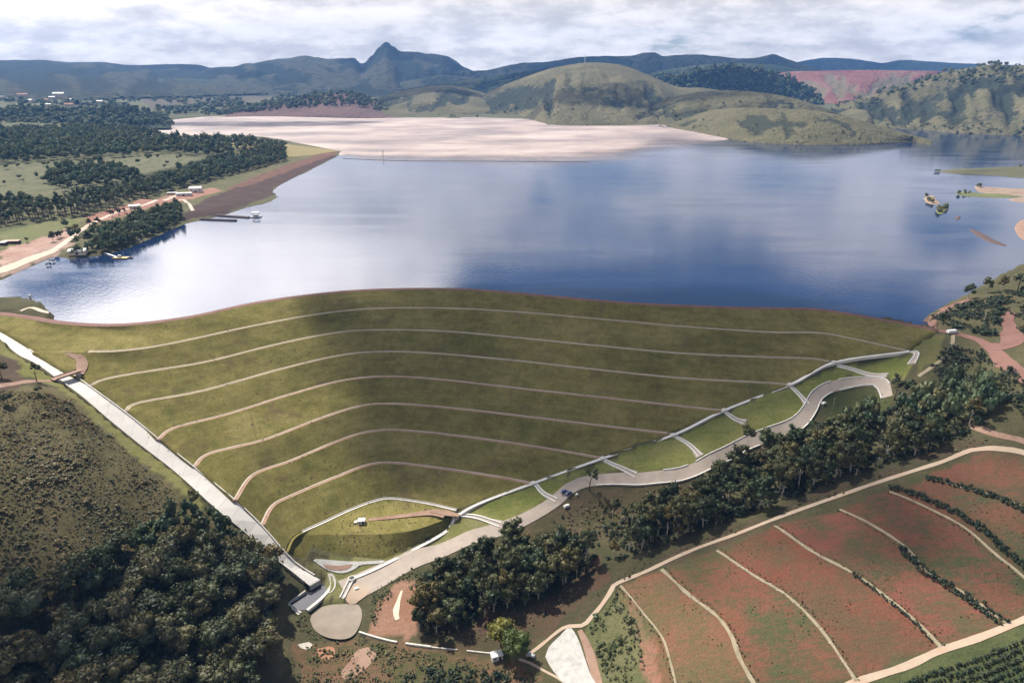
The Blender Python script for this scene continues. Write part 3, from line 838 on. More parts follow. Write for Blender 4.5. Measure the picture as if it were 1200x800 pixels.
# tailings beach: a wet silt sheet a hand above the water, its edge dissolving into the lake
def beach_mat():
    m, t = new_mat('tailings_silt')
    g = t.n('ShaderNodeNewGeometry')
    n1 = t.noise((g, 'Position'), 0.004, 6, 0.6)
    mp = t.n('ShaderNodeMapping', ins={'Vector': (g, 'Position'), 'Scale': (0.0035, 0.008, 1)})
    n2 = t.noise((mp, 0), 1.0, 7, 0.7)
    f = t.math('ADD', t.math('MULTIPLY', (n1, 0), 0.5), t.math('MULTIPLY', (n2, 0), 0.5))
    col = t.ramp(f, [(0.36, (0.15, 0.125, 0.132)), (0.45, (0.25, 0.205, 0.205)), (0.52, (0.35, 0.28, 0.265)), (0.62, (0.46, 0.395, 0.375))])
    e = t.n('ShaderNodeAttribute', attribute_name='shore')
    al = t.n('ShaderNodeMapRange', interpolation_type='SMOOTHSTEP', ins={0: t.math('ADD', (e, 'Fac'), t.math('MULTIPLY', t.math('SUBTRACT', (n2, 0), 0.5), 0.9)), 1: 0.05, 2: 0.95})
    b = t.n('ShaderNodeBsdfPrincipled', ins={'Base Color': col, 'Roughness': 0.75, 'Specular IOR Level': 0.3, 'Alpha': (al, 0)})
    finish(t, b)
    return m


# seen edges of the beach
B_FAR = [(165, 150), (195, 141), (240, 137), (300, 134), (440, 137.5), (540, 137), (630, 139), (645, 146.5), (700, 147), (770, 145.5), (788, 139), (800, 151), (850, 162)]
B_NEAR = [(148, 156), (205, 165), (275, 163), (335, 166), (402, 183), (440, 190), (520, 192), (600, 195), (660, 196), (720, 192), (790, 178), (830, 170), (855, 164)]
bf = resample([at(px, py, 0) for px, py in B_FAR], n=160); bn = resample([at(px, py, 0) for px, py in B_NEAR], n=160)
rows = []; att = []
for k, t in enumerate(np.linspace(0, 1, 40)):
    r_ = bn * (1 - t) + bf * t
    r_[:, 2] = 0.12 + 0.5 * t
    bx = 600 + FPX * r_[:, 0] / (r_[:, 1] * _c + CAM_Z * _s)
    soft = np.where(bx < 400, 1.0, np.clip(t / (0.05 + 0.45 * np.clip((bx - 400) / 380.0, 0, 1)) + 0.12, 0, 1))
    rows.append(r_); att.append(soft)
bi = np.arange(40 * 160).reshape(40, 160)
bq = np.stack([bi[:-1, :-1], bi[:-1, 1:], bi[1:, 1:], bi[1:, :-1]], -1).reshape(-1, 4)
M['silt'] = beach_mat()
tag(obj('tailings_beach', mesh_np('tailings_beach', np.concatenate(rows), bq, M['silt'], True, {'shore': np.concatenate(att)})), 'broad pale pink silt beach along the far side of the reservoir', 'beach', kind='structure')


# ------------------------------------------------------------------ hills
def hill(name, label, ridge, base, mat, gully=1.0, nu=150, nv=46, back=0.6, prof=0.85, freq=7.0, seed=0, kind='structure', bulge=0.0, rug=0.0):
    """ridge: [(px,py,dist)], base: [(px,py,z)]; a solid hill with ribs and gullies and a back slope"""
    rp = resample([(x, y, dd) for x, y, dd in ridge], n=nu * 4); bp = resample(base, n=nu * 4)
    xs = np.linspace(max(ridge[0][0], base[0][0]), min(ridge[-1][0], base[-1][0]), nu)
    R = np.array([at_dist(x, np.interp(x, rp[:, 0], rp[:, 1]), np.interp(x, rp[:, 0], rp[:, 2])) for x in xs])
    B = np.array([at(x, np.interp(x, bp[:, 0], bp[:, 1]), np.interp(x, bp[:, 0], bp[:, 2])) for x in xs])
    Lh = float(np.mean(np.linalg.norm(R[:, :2] - B[:, :2], axis=1)))
    hgt = float(np.mean(R[:, 2] - B[:, 2]))
    vs = []; hol = []
    s = np.r_[0, np.cumsum(np.linalg.norm(np.diff(R[:, :2], axis=0), axis=1))]
    for k in range(nv):
        v = k / (nv * 0.7 - 1)
        if v <= 1:
            p = B * (1 - v) + R * v
            f = v ** prof
            p[:, 2] = B[:, 2] + (R[:, 2] - B[:, 2]) * (f * (1 - bulge) + bulge * math.sin(v * math.pi / 2))
            env = math.sin(math.pi * min(v, 1.0)) ** 0.8
        else:
            q = R + (R - B) * (v - 1) * back / 0.43
            p = q.copy(); p[:, 2] = R[:, 2] - (R[:, 2] - B[:, 2] + 10) * (1 - math.cos(min((v - 1) / 0.43, 1) * math.pi / 2)) ; env = 0.6
        wob = fbm(s / (Lh * 0.5) + seed, np.full(nu, v * 1.5), 3) * 1.2
        g = np.abs(fbm(s / max(s[-1], 1) * freq + wob * 0.35 + seed * 3.1, np.full(nu, v * 1.3 + seed), 4)) * 2.2
        g2 = fbm(s / max(s[-1], 1) * freq * 3 + seed, np.full(nu, v * 5.0), 4)
        hgl = np.clip(1 - g * 1.5, 0, 1)
        p[:, 2] -= gully * env * hgt * (0.22 * hgl - 0.05 * g2)
        if rug: p[:, 2] += rug * hgt * min(1.0, v * 3) * fbm(s / 260.0 + seed, np.full(nu, v * 6.0), 5)
        p[:, 2] = np.maximum(p[:, 2], B[:, 2] - 3) if v > 0 else p[:, 2]
        if k == 0: p[:, 2] -= 4
        vs.append(p); hol.append(hgl * env)
    idx = np.arange(nv * nu).reshape(nv, nu)
    fq = np.stack([idx[:-1, :-1], idx[:-1, 1:], idx[1:, 1:], idx[1:, :-1]], -1).reshape(-1, 4)
    o = obj(name, mesh_np(name, np.concatenate(vs), fq, mat, True, {'hollow': np.concatenate(hol)}))
    tag(o, label, 'hill', kind=kind)
    return o, np.array(vs)


def RD(pts, d): return [(x, y, d) for x, y in pts]
def BZ(pts, z): return [(x, y, z) for x, y in pts]


hill('mesa_ridge', 'long flat-topped blue ridge on the horizon at the left', RD([(-250, 76), (-120, 70), (0, 70.5), (60, 71.5), (105, 72.5), (160, 75.5), (200, 76), (232, 76.5), (246, 80), (262, 79), (300, 84), (330, 92)], 8800), BZ([(-250, 117), (0, 116), (100, 115), (200, 112), (330, 108)], 40), M['hill_far'], 0.8, prof=0.7, freq=9, seed=2, rug=0.09)
hill('peaked_mountain', 'blue mountain with a sharp rocky peak on the skyline', RD([(215, 92), (250, 81), (275, 75), (300, 72), (340, 69), (372, 66.5), (412, 68), (419, 72), (423, 75), (429, 72), (433, 66), (437, 63), (441, 56), (446, 51.5), (450, 47.8), (455, 47.8), (458, 51), (463, 54), (468, 59), (477, 61), (488, 62), (500, 64.5), (522, 67), (533, 72), (546, 81), (570, 87), (610, 95)], 7400), BZ([(215, 112), (300, 110), (400, 111), (500, 110), (610, 106)], 25), M['hill_far'], 1.0, nu=240, prof=0.75, freq=8, seed=5, rug=0.15)
hill('distant_ridge', 'low distant blue ridge right of the peak', RD([(500, 90), (560, 82), (600, 76), (640, 71), (680, 67), (735, 66.5), (752, 63.5), (766, 62), (778, 66), (800, 64.5), (850, 66.5), (882, 67), (898, 64), (908, 63), (928, 71), (955, 80), (1000, 90)], 6400), BZ([(500, 106), (600, 104), (700, 104), (800, 104), (1000, 106)], 20), M['hill_far'], 0.9, nu=220, prof=0.8, freq=8, seed=8, rug=0.09)
hill('horizon_ridge', 'faint blue ridge on the horizon at the right', RD([(880, 84), (940, 72), (975, 68.5), (1010, 71), (1035, 73.5), (1062, 70.5), (1090, 71), (1130, 74), (1180, 77), (1240, 76), (1320, 80)], 9500), BZ([(880, 98), (1000, 99), (1100, 99), (1320, 99)], 20), M['hill_far'], 0.8, freq=7, seed=11, rug=0.09)
hill('foothill', 'dark wooded foothill below the long mesa ridge at the left', RD([(-200, 100), (-60, 97), (40, 99), (120, 96), (200, 92), (262, 95), (320, 104)], 6200), BZ([(-200, 114), (0, 113), (150, 112), (320, 110)], 30), M['hill_wood'], 0.8, freq=9, seed=51, rug=0.06)
hill('foothill', 'patchy foothill in front of the peaked mountain', RD([(300, 106), (350, 97), (392, 99), (430, 92), (470, 95), (520, 88), (556, 92), (600, 101)], 5600), BZ([(300, 114), (400, 114), (500, 112), (600, 110)], 20), M['hill_far'], 0.9, freq=9, seed=53, rug=0.08)
hill('foothill', 'green foothill between the peaked mountain and the large grassy hill', RD([(470, 104), (520, 97), (570, 90), (610, 84), (650, 82), (700, 86), (760, 95)], 4700), BZ([(470, 114), (560, 115), (650, 114), (760, 114)], 15), M['hill_wood'], 0.8, freq=8, seed=57, rug=0.06)
hill('foothill', 'blue wooded foothill right of the large grassy hill', RD([(740, 92), (780, 82), (830, 76), (870, 73), (905, 76), (940, 84), (980, 96)], 5400), BZ([(740, 110), (830, 108), (900, 108), (980, 108)], 15), M['hill_wood'], 0.8, freq=8, seed=59, rug=0.06)
hill('mine_slope', 'red and ochre stripped mine slope behind the wooded hill', RD([(890, 92), (920, 84.5), (960, 83), (1010, 82), (1060, 82.5), (1100, 83.5), (1140, 86), (1180, 92)], 5200), BZ([(890, 119), (960, 123), (1000, 124), (1060, 120), (1180, 112)], 10), M['hill_mine'], 0.35, freq=9, seed=4)
_, wh = hill('wooded_hill', 'dark wooded hill in front of the red mine slope', RD([(690, 104), (740, 95), (790, 88), (830, 80), (855, 77.5), (880, 79), (905, 85), (930, 93), (950, 105), (965, 119)], 4000), BZ([(690, 122), (780, 124), (860, 123), (965, 126)], 5), M['hill_wood'], 0.9, freq=6, seed=3)
main_hill, mh = hill('grassy_hill', 'large grassy hill with folds and gullies behind the reservoir', RD([(500, 137), (540, 124), (575, 107), (600, 96), (640, 82), (665, 76.5), (690, 73.5), (715, 74.5), (735, 78), (765, 90), (795, 102), (830, 104), (870, 112), (900, 124)], 3500), BZ([(500, 138.5), (548, 138.5), (600, 136), (640, 145), (660, 147), (720, 147.5), (770, 146), (790, 141), (830, 138), (900, 140)], 1), M['hill_grass'], 1.15, nu=260, nv=70, prof=0.9, freq=8, seed=14, bulge=0.3)
hill('small_grassy_hill', 'smaller grassy hill left of the large folded hill', RD([(405, 132), (440, 116), (470, 107), (500, 101.5), (520, 99.5), (545, 103), (575, 112), (610, 128)], 3700), BZ([(405, 136), (450, 137), (500, 135.5), (550, 135), (610, 133)], 2), M['hill_grass'], 0.8, freq=5, seed=21, bulge=0.3)
_, bl_ = hill('back_low_hill', 'low grassy hill with dark hollows behind the shore hill', RD([(750, 134), (775, 119), (810, 109), (850, 106), (890, 108), (925, 114), (960, 124), (990, 136)], 2750), BZ([(750, 144), (790, 147), (850, 148), (990, 145)], 1), M['hill_low'], 0.9, freq=5, seed=26, bulge=0.4)
_, sh_ = hill('shore_hill', 'low olive grass hill reaching into the reservoir at the right', [(770, 148, 2500), (800, 140, 2480), (830, 130, 2420), (870, 126, 2330), (905, 127, 2250), (950, 129, 2180), (990, 136, 2150), (1030, 147, 2120), (1065, 157, 2080), (1092, 164, 2040)], BZ([(770, 149), (800, 152.5), (850, 162), (890, 167.5), (930, 169.5), (1000, 170), (1050, 167.5), (1092, 165)], 0.5), M['hill_low'], 0.55, nu=200, freq=6, seed=31, bulge=0.45)
right_hill, rh = hill('right_bank_hill', 'broad grassy hillside with scattered trees at the right edge', RD([(975, 124), (1020, 112), (1060, 99), (1100, 86.5), (1140, 79), (1165, 75.5), (1190, 77), (1240, 74), (1320, 70), (1420, 80)], 3300), BZ([(975, 146), (1035, 150), (1080, 152), (1130, 156), (1200, 158.5), (1300, 160.5), (1420, 165)], 1), M['hill_grass'], 0.9, nu=220, nv=60, freq=7, seed=37, bulge=0.3)
_, fr_ = hill('forest_ridge', 'green wooded rise above the purple bare slope', RD([(240, 136), (280, 129), (320, 122), (360, 114), (395, 110), (420, 112), (445, 121), (475, 134)], 3350), BZ([(240, 138), (300, 136), (360, 137), (420, 138.5), (475, 138)], 2), M['hill_purple'], 0.5, freq=5, seed=41)
_, tr_ = hill('town_rise', 'low wooded rise below the white town at the far left', RD([(-200, 132), (-60, 129), (0, 128), (60, 130), (100, 131), (140, 129), (165, 129), (180, 136), (200, 146)], 2900), BZ([(-200, 150), (0, 150), (100, 150), (200, 148.5)], 10), M['hill_wood'], 0.4, freq=7, seed=43)

# ------------------------------------------------------------------ draped sheets
def dam_z(x, y):
    z = float(H(x, y))
    if inside(foot, np.array([x]), np.array([y]))[0]:
        ws = zs = 0.0
        for co, i, dd in kd.find_n((x, y, 0), 5):
            wgt = 1.0 / (dd * dd + 0.3); ws += wgt; zs += wgt * loft[i, 2]
        z = zs / ws
    return z


def ribbon(name, pts, width, mat, off=0.25, parent=None, drape=True, step=3.0, cross=2, skirt=0.5, smooth=True, wob=0.0):
    """strip along world points; draped on the ground or held at the given heights"""
    p = resample(pts, step=step, smooth=smooth)
    n = len(p); nr = normals2(p)
    wd = np.interp(np.linspace(0, 1, n), np.linspace(0, 1, len(width)), width) if hasattr(width, '__len__') else np.full(n, width)
    if wob: wd = wd * (1 + wob * fbm(p[:, 0] / 6.0, p[:, 1] / 6.0, 3))
    vs = []
    for i in range(n):
        for k in range(cross + 1):
            t = (k / cross - 0.5) * wd[i]
            x, y = p[i, 0] + nr[i, 0] * t, p[i, 1] + nr[i, 1] * t
            z = (dam_z(x, y) if drape else p[i, 2]) + off
            if k == 0: vs.append((x, y, z - skirt))
            vs.append((x, y, z))
            if k == cross: vs.append((x, y, z - skirt))
    m = cross + 3
    fs = [(i * m + k, i * m + k + 1, (i + 1) * m + k + 1, (i + 1) * m + k)[::-1] for i in range(n - 1) for k in range(m - 1)]
    return obj(name, mesh_np(name, vs, fs, mat), parent)


def patch(name, pts, mat, off=0.2, parent=None, z=None, skirt=0.5, cell=3.0, smooth=True):
    """sheet over a polygon, draped on the ground (or level at z), with a short edge going down"""
    import bmesh
    ring = resample(np.vstack([pts, pts[:1]]), step=cell * 0.8, smooth=smooth)[:-1]
    bm = bmesh.new()
    vs = [bm.verts.new((p[0], p[1], 0)) for p in ring]
    es = [bm.edges.new((vs[i], vs[(i + 1) % len(vs)])) for i in range(len(vs))]
    bmesh.ops.triangle_fill(bm, use_beauty=True, edges=es)
    for _ in range(4):
        lg = [e for e in bm.edges if e.calc_length() > cell * 1.6]
        if not lg: break
        bmesh.ops.subdivide_edges(bm, edges=lg, cuts=1)
        bmesh.ops.triangulate(bm, faces=bm.faces[:])
    for f in bm.faces:
        if f.normal.z < 0: f.normal_flip()
    for v in bm.verts:
        v.co.z = (dam_z(v.co.x, v.co.y) if z is None else z) + off
    be = [e for e in bm.edges if e.is_boundary]
    r = bmesh.ops.extrude_edge_only(bm, edges=be)
    for v in r['geom']:
        if isinstance(v, bmesh.types.BMVert): v.co.z -= skirt
    bmesh.ops.recalc_face_normals(bm, faces=bm.faces[:])
    me = bpy.data.meshes.new(name); bm.to_mesh(me); bm.free(); me.materials.append(mat)
    return obj(name, me, parent)


# ------------------------------------------------------------------ the dam
dam = empty('earth_dam', (0, 0, 0))
tag(dam, 'high grass covered earth dam stepped with pale berms, curving across the valley', 'dam')


def strip(name, a, b, mat, nrow=2, jit=0.0, parent=None, drop=True):
    """surface between two equal length polylines; the ends run down into the ground"""
    rows = []
    for k in range(nrow + 1):
        t = k / nrow
        r_ = a * (1 - t) + b * t
        if jit and 0 < k < nrow:
            r_[:, 2] += fbm(r_[:, 0] / 12.0, r_[:, 1] / 12.0 + k, 3) * jit
        if drop:
            e0 = r_[:1].copy(); e1 = r_[-1:].copy(); e0[:, 2] -= 5; e1[:, 2] -= 5
            r_ = np.vstack([e0, r_, e1])
        rows.append(r_)
    n = len(rows[0])
    idx = np.arange((nrow + 1) * n).reshape(nrow + 1, n)
    fq = np.stack([idx[:-1, :-1], idx[1:, :-1], idx[1:, 1:], idx[:-1, 1:]], -1).reshape(-1, 4)
    return obj(name, mesh_np(name, np.concatenate(rows), fq, mat, jit > 0), parent)


def offs(line, d, dz=0.0, i0=0, i1=None):
    q = line.copy(); q[:, :2] += normals2(line) * d; q[:, 2] += dz
    return q[i0:i1]


BW = 2.7
strip('upstream_face', offs(crest, 16, -6), crest_up, M['red_road'], 2, 0, dam)
strip('crest_road', crest_up, crest, M['red_road'], 1, 0, dam)
strip('crest_verge', offs(crest, 0.9, 0.35), offs(crest, -0.6, 0.1), M['red_road'], 1, 0, dam)
prev = offs(crest, -0.6, 0.1)
for k in range(1, 9):
    L = dam_lines[k]
    inner = offs(L, BW / 2)
    strip('grass_slope', prev, inner, M['grass_slope'], 6, 0.35, dam)
    i0 = 8 if k == 1 else 0
    if k < 8:
        red = k in (4, 5, 6, 7)
        if k == 1: strip('grass_slope', offs(L, BW / 2, 0, 0, 9), offs(L, -BW / 2, 0, 0, 9), M['grass_slope'], 1, 0, dam)
        bm_o = strip('berm', offs(L, BW / 2, 0, i0), offs(L, -BW / 2, 0, i0), M['berm_red'] if red else M['berm'], 1, 0, dam)
        dr = strip('berm_drain', offs(L, 1.2, 0.18, i0), offs(L, 0.3, 0.18, i0), M['berm_drain'], 1, 0, dam)
        prev = offs(L, -BW / 2)
    else:
        i8 = 22
        strip('berm_drain', offs(L, 0.7, 0.25, i8), offs(L, -0.7, 0.25, i8), M['concrete'], 1, 0, dam)
        strip('drain_wall', offs(L, 1.0, 0.7, i8), offs(L, 0.7, 0.7, i8), M['concrete'], 1, 0, dam, False)
        strip('drain_wall', offs(L, 0.7, 0.7, i8), offs(L, 0.7, -0.3, i8), M['concrete'], 1, 0, dam, False)
        prev = offs(L, -0.7)
strip('grass_slope', offs(L, 0.7, 0.1, 0, i8 + 1), offs(L, -0.7, 0, 0, i8 + 1), M['grass_slope'], 1, 0, dam)
strip('toe_platform', prev, toe_edge, M['grass_slope'], 4, 0.25, dam)
strip('grass_slope', toe_edge, toe_foot, M['grass_slope'], 5, 0.5, dam)
strip('grass_slope', toe_foot, offs(toe_foot, -5, -1.6), M['grass_slope'], 1, 0, dam)
pz = -75.75
tag(ribbon('platform_path', [at(px, py, z) for px, py, z in [(522, 604, -75.3), (505, 601, -75.5), (480, 604, -75.9), (455, 607, -76.0), (432, 609.5, -76.1)]], [5.5, 5.0, 3.2, 3.0, 2.4], M['pink_soil'], 0.55, dam, False), None)
ribbon('bare_patch', [at(px, py, z) for px, py, z in [(538, 605, -75.3), (520, 601, -75.4), (505, 599, -75.4)]], [2.5, 5.5, 3.0], M['pink_soil'], 0.75, dam, False)

# ------------------------------------------------------------------ spillway
sp = empty('spillway_channel', tuple(spc[60]))
inv = -np.array(spc[60])
tag(sp, 'long straight white concrete spillway chute down the left edge of the dam', 'spillway')
NSL = 34
ids = np.linspace(0, 119, NSL + 1).astype(int)
DEP = 0.7
for k in range(NSL):
    a, b = ids[k], ids[k + 1]
    rA, lA, rB, lB = sp_r[a], sp_l[a], sp_r[b], sp_l[b]
    g_ = 0.005
    A_, B_, C_, D_ = [np.array(q) for q in (rA + (rB - rA) * g_, rB - (rB - rA) * g_, lB - (lB - lA) * g_, lA + (lB - lA) * g_)]
    jz = 0.008 * random.uniform(-1, 1)
    top = [q + inv + np.array([0, 0, -DEP + jz]) for q in (A_, B_, C_, D_)]
    bot = [q - np.array([0, 0, 0.5]) for q in top]
    MB().add(top + bot, [(3, 2, 1, 0), (4, 5, 6, 7), (0, 1, 5, 4), (1, 2, 6, 5), (2, 3, 7, 6), (3, 0, 4, 7)][0:]).build('slab', M['concrete_slab'], sp)
for line, sgn, nm in ((sp_r, 1, 'side_wall'), (sp_l, -1, 'side_wall')):
    nr = normals2(line)
    out = nr * sgn
    prof = [(0.0, -DEP - 0.6), (0.0, 0.25), (0.55, 0.25), (0.55, -2.5)]
    vs = []
    for i in range(0, 120, 2):
        for o_, z_ in prof:
            vs.append((line[i, 0] + out[i, 0] * o_ + inv[0], line[i, 1] + out[i, 1] * o_ + inv[1], line[i, 2] + z_ + inv[2]))
    n = len(vs) // 4
    fs = [(i * 4 + k, i * 4 + k + 1, (i + 1) * 4 + k + 1, (i + 1) * 4 + k) for i in range(n - 1) for k in range(3)]
    obj(nm, mesh_np(nm, vs, fs, M['concrete']), sp)
e_r, e_l = sp_r[-1] + inv, sp_l[-1] + inv
dr_ = (sp_r[-1] - sp_r[-4]); dr_ = dr_ / np.linalg.norm(dr_)
q = [e_r, e_l, e_l + dr_ * 0.8, e_r + dr_ * 0.8]
MB().add([p + np.array([0, 0, -DEP + 0.12]) for p in q] + [p + np.array([0, 0, -6.0]) for p in q], [(0, 1, 2, 3), (7, 6, 5, 4), (0, 4, 5, 1), (1, 5, 6, 2), (2, 6, 7, 3), (3, 7, 4, 0)]).build('end_sill', M['concrete_grey'], sp)

# earth bridge that carries the red track over the spillway
br_a, br_b = at(64, 444, -9.6), at(92, 433.5, -9.0)
br = empty('track_bridge', tuple((br_a + br_b) / 2))
tag(br, 'red earth bridge where a dirt track crosses the white spillway', 'bridge')
bc = (br_a + br_b) / 2; bd = br_b - br_a; bl = float(np.linalg.norm(bd[:2])); bang = math.atan2(bd[1], bd[0])
MB().box((0, 0, -0.3), (bl + 3, 5.0, 0.6), bang).build('deck', M['pink_soil'], br)
for s_ in (-1, 1):
    MB().box((-math.sin(bang) * 2.6 * s_, math.cos(bang) * 2.6 * s_, 0.15), (bl, 0.35, 0.5), bang).build('parapet', M['rust'], br)
    MB().box((math.cos(bang) * bl * 0.44 * s_, math.sin(bang) * bl * 0.44 * s_, -2.2), (1.0, 4.6, 3.2), bang).build('abutment', M['concrete_grey'], br)
track_l = np.vstack([PP([(-20, 456), (0, 452), (20, 449), (40, 446.5)]), br_a[None] + np.array([[0, 0, 0]])])
tag(ribbon('dirt_track', track_l, [5, 4.5, 4.5, 4.5], M['pink_soil'], 0.15, wob=0.3), 'pinkish dirt track leading in from the left edge to the spillway bridge', 'track', kind='structure')
tag(ribbon('dirt_track', [br_b, at(95, 427, -8.2), at(94, 419, -6.7), at(84, 414, -5.2), at(72, 411, -4.0)], [4.5, 6.0, 5.5, 4.0, 2.0], M['pink_soil'], 0.5, wob=0.3), 'pinkish dirt track hooking round on the dam beyond the spillway bridge', 'track', kind='structure')

# stilling basin
tag(poly_sheet('basin_water', basin_poly + (basin_poly - basin_poly.mean(0)) * 0.05, -87.9, M['basin_water']), 'dark water in the basin below the end of the spillway', 'water', kind='structure')
bs = empty('stilling_basin', tuple(at(365, 696, -87)))
binv = -at(365, 696, -87)
tag(bs, 'pale concrete walls round the dark basin at the spillway end', 'basin')


def wall_run(name, pts, w_, h_, mat, parent, inv_, zoff=0.0):
    p = resample(pts, step=2.0, smooth=True); nr = normals2(p)
    vs = []
    for i in range(len(p)):
        for o_, z_ in ((-w_ / 2, -1.2), (-w_ / 2, h_), (w_ / 2, h_), (w_ / 2, -1.2)):
            vs.append((p[i, 0] + nr[i, 0] * o_ + inv_[0], p[i, 1] + nr[i, 1] * o_ + inv_[1], p[i, 2] + z_ + zoff + inv_[2]))
    n = len(p)
    fs = [(i * 4 + k, i * 4 + k + 1, (i + 1) * 4 + k + 1, (i + 1) * 4 + k)[::-1] for i in range(n - 1) for k in range(3)] + [(0, 1, 2, 3), (n * 4 - 1, n * 4 - 2, n * 4 - 3, n * 4 - 4)]
    return obj(name, mesh_np(name, vs, fs, mat), parent)


wall_run('wall', [at(387, 677, -86.8), at(388, 687, -86.9), at(378, 700, -87.0), at(360, 715, -87.1)], 1.6, 0.5, M['concrete'], bs, binv)
wall_run('wall', [at(338, 707, -87.2), at(346, 701, -87.0), at(358, 692, -86.6)], 0.8, 0.4, M['concrete_grey'], bs, binv)
wall_run('weir', [at(337, 709, -87.1), at(346, 716, -87.2), at(352, 719, -87.2)], 2.2, 0.5, M['concrete'], bs, binv)
tag(patch('concrete_apron', PP([(384, 672), (391, 673), (394, 684), (390, 693), (383, 695), (387, 685)]), M['concrete_grey'], 0.25), 'pale concrete apron on the right of the stilling basin', 'apron')

# toe drain basin of pale stone
tdr = empty('toe_drain', tuple(at(400, 662, -86)))
tag(tdr, 'white stone lined drain basin with a long arm at the foot of the dam', 'drain basin')
tinv = at(400, 662, -86)
o_ = patch('stone_lining', PP([(367, 657), (374, 655.5), (446, 657), (446, 660.5), (424, 662), (414, 668), (400, 672), (384, 668)]), M['gravel_white'], 0.45); o_.parent = tdr; o_.matrix_parent_inverse = Matrix.Translation(-Vector(tinv))
o_ = patch('pit', PP([(379, 662), (396, 663.5), (413, 661.5), (409, 666.5), (397, 669), (384, 667)]), M['pink_soil'], 0.62); o_.parent = tdr; o_.matrix_parent_inverse = Matrix.Translation(-Vector(tinv))
wall_run('rim', [at(367, 657, -85.3), at(384, 669, -86.3), at(400, 673, -86.6), at(414, 669, -86.3), at(424, 662.5, -86.0)], 0.9, 0.5, M['concrete'], tdr, -tinv)

# ------------------------------------------------------------------ drain channel along the right abutment, its ramps, the paved road
gt = empty('drain_channel', tuple(at(700, 540, -55)))
ginv = -at(700, 540, -55)
tag(gt, 'white concrete drain climbing the right edge of the dam past each berm', 'drain')
gw = [at(*g_) for g_ in GUTTER]
gp = resample(gw, step=3.0)
gn = normals2(gp)
for a_, b_, nm in ((-1.05, -0.75, 'kerb_wall'), (0.75, 1.05, 'kerb_wall')):
    vs = []
    for i in range(len(gp)):
        for o_, z_ in ((a_, -1.5), (a_, 0.55), (b_, 0.55), (b_, -1.5)):
            vs.append(tuple(gp[i] + ginv + np.array([gn[i, 0] * o_, gn[i, 1] * o_, z_])))
    fs = [(i * 4 + k, i * 4 + k + 1, (i + 1) * 4 + k + 1, (i + 1) * 4 + k)[::-1] for i in range(len(gp) - 1) for k in range(3)]
    obj(nm, mesh_np(nm, vs, fs, M['concrete']), gt)
vs = []
for i in range(len(gp)):
    for o_ in (-0.75, 0.75): vs.append(tuple(gp[i] + ginv + np.array([gn[i, 0] * o_, gn[i, 1] * o_, 0.42])))
obj('channel_bed', mesh_np('channel_bed', vs, [(i * 2, i * 2 + 1, i * 2 + 3, i * 2 + 2)[::-1] for i in range(len(gp) - 1)], M['kerb']), gt)
for (px, py, z) in GUTTER[3:-1]:
    if (px, py) == (560, 591): continue
    c_ = at(px, py, z) + ginv
    MB().box(tuple(c_ + np.array([0, 0, 0.3])), (3.0, 3.0, 1.4), 0.5).build('junction_box', M['concrete'], gt)

road_w = [at(*r_) for r_ in ROAD]
RW = [17, 16, 13.5, 11, 9.5, 8.5, 7.8, 7.5, 7.2, 7.2, 7.2, 7.4, 7.6, 7.6, 7.6, 8, 8.6, 7.6, 7.2, 7, 6.8, 6]
rp_ = resample(road_w, step=3.0)
road = ribbon('paved_road', road_w, RW, M['paving'], 0.30, cross=4, step=3.0)
tag(road, 'grey pink block paved road winding up from the pond beside the dam', 'road', kind='structure')
rn = normals2(rp_)
rwd = np.interp(np.linspace(0, 1, len(rp_)), np.linspace(0, 1, len(RW)), RW)
kerb_me = MB().box((0, 0, 0), (4.9, 0.55, 0.9))
kerb_mesh = mesh_np('kerb_stone', kerb_me.v, kerb_me.f, M['kerb'])
kerb_low = MB().box((0, 0, 0), (4.9, 0.45, 0.6)); kerb_low_mesh = mesh_np('kerb_stone', kerb_low.v, kerb_low.f, M['kerb'])


def kerbs(side, lo, hi, gaps=(), mesh=kerb_mesh, gap_p=0.12):
    off_ = rp_[:, :2] - rn * (rwd[:, None] / 2 * side)
    line = np.c_[off_, np.zeros(len(off_))]
    q = resample(line, step=5.0, smooth=False)
    n = len(q)
    for i in range(int(lo * n), min(int(hi * n), n - 1)):
        if random.random() < gap_p: continue
        c_ = (q[i] + q[i + 1]) / 2; d_ = q[i + 1] - q[i]
        za, zb = float(H(q[i, 0], q[i, 1])), float(H(q[i + 1, 0], q[i + 1, 1]))
        o = obj('kerb_stone', mesh, road)
        o.location = (c_[0], c_[1], (za + zb) / 2 + 0.45)
        o.rotation_euler = (0, -math.atan2(zb - za, float(np.hypot(d_[0], d_[1]))), math.atan2(d_[1], d_[0]))


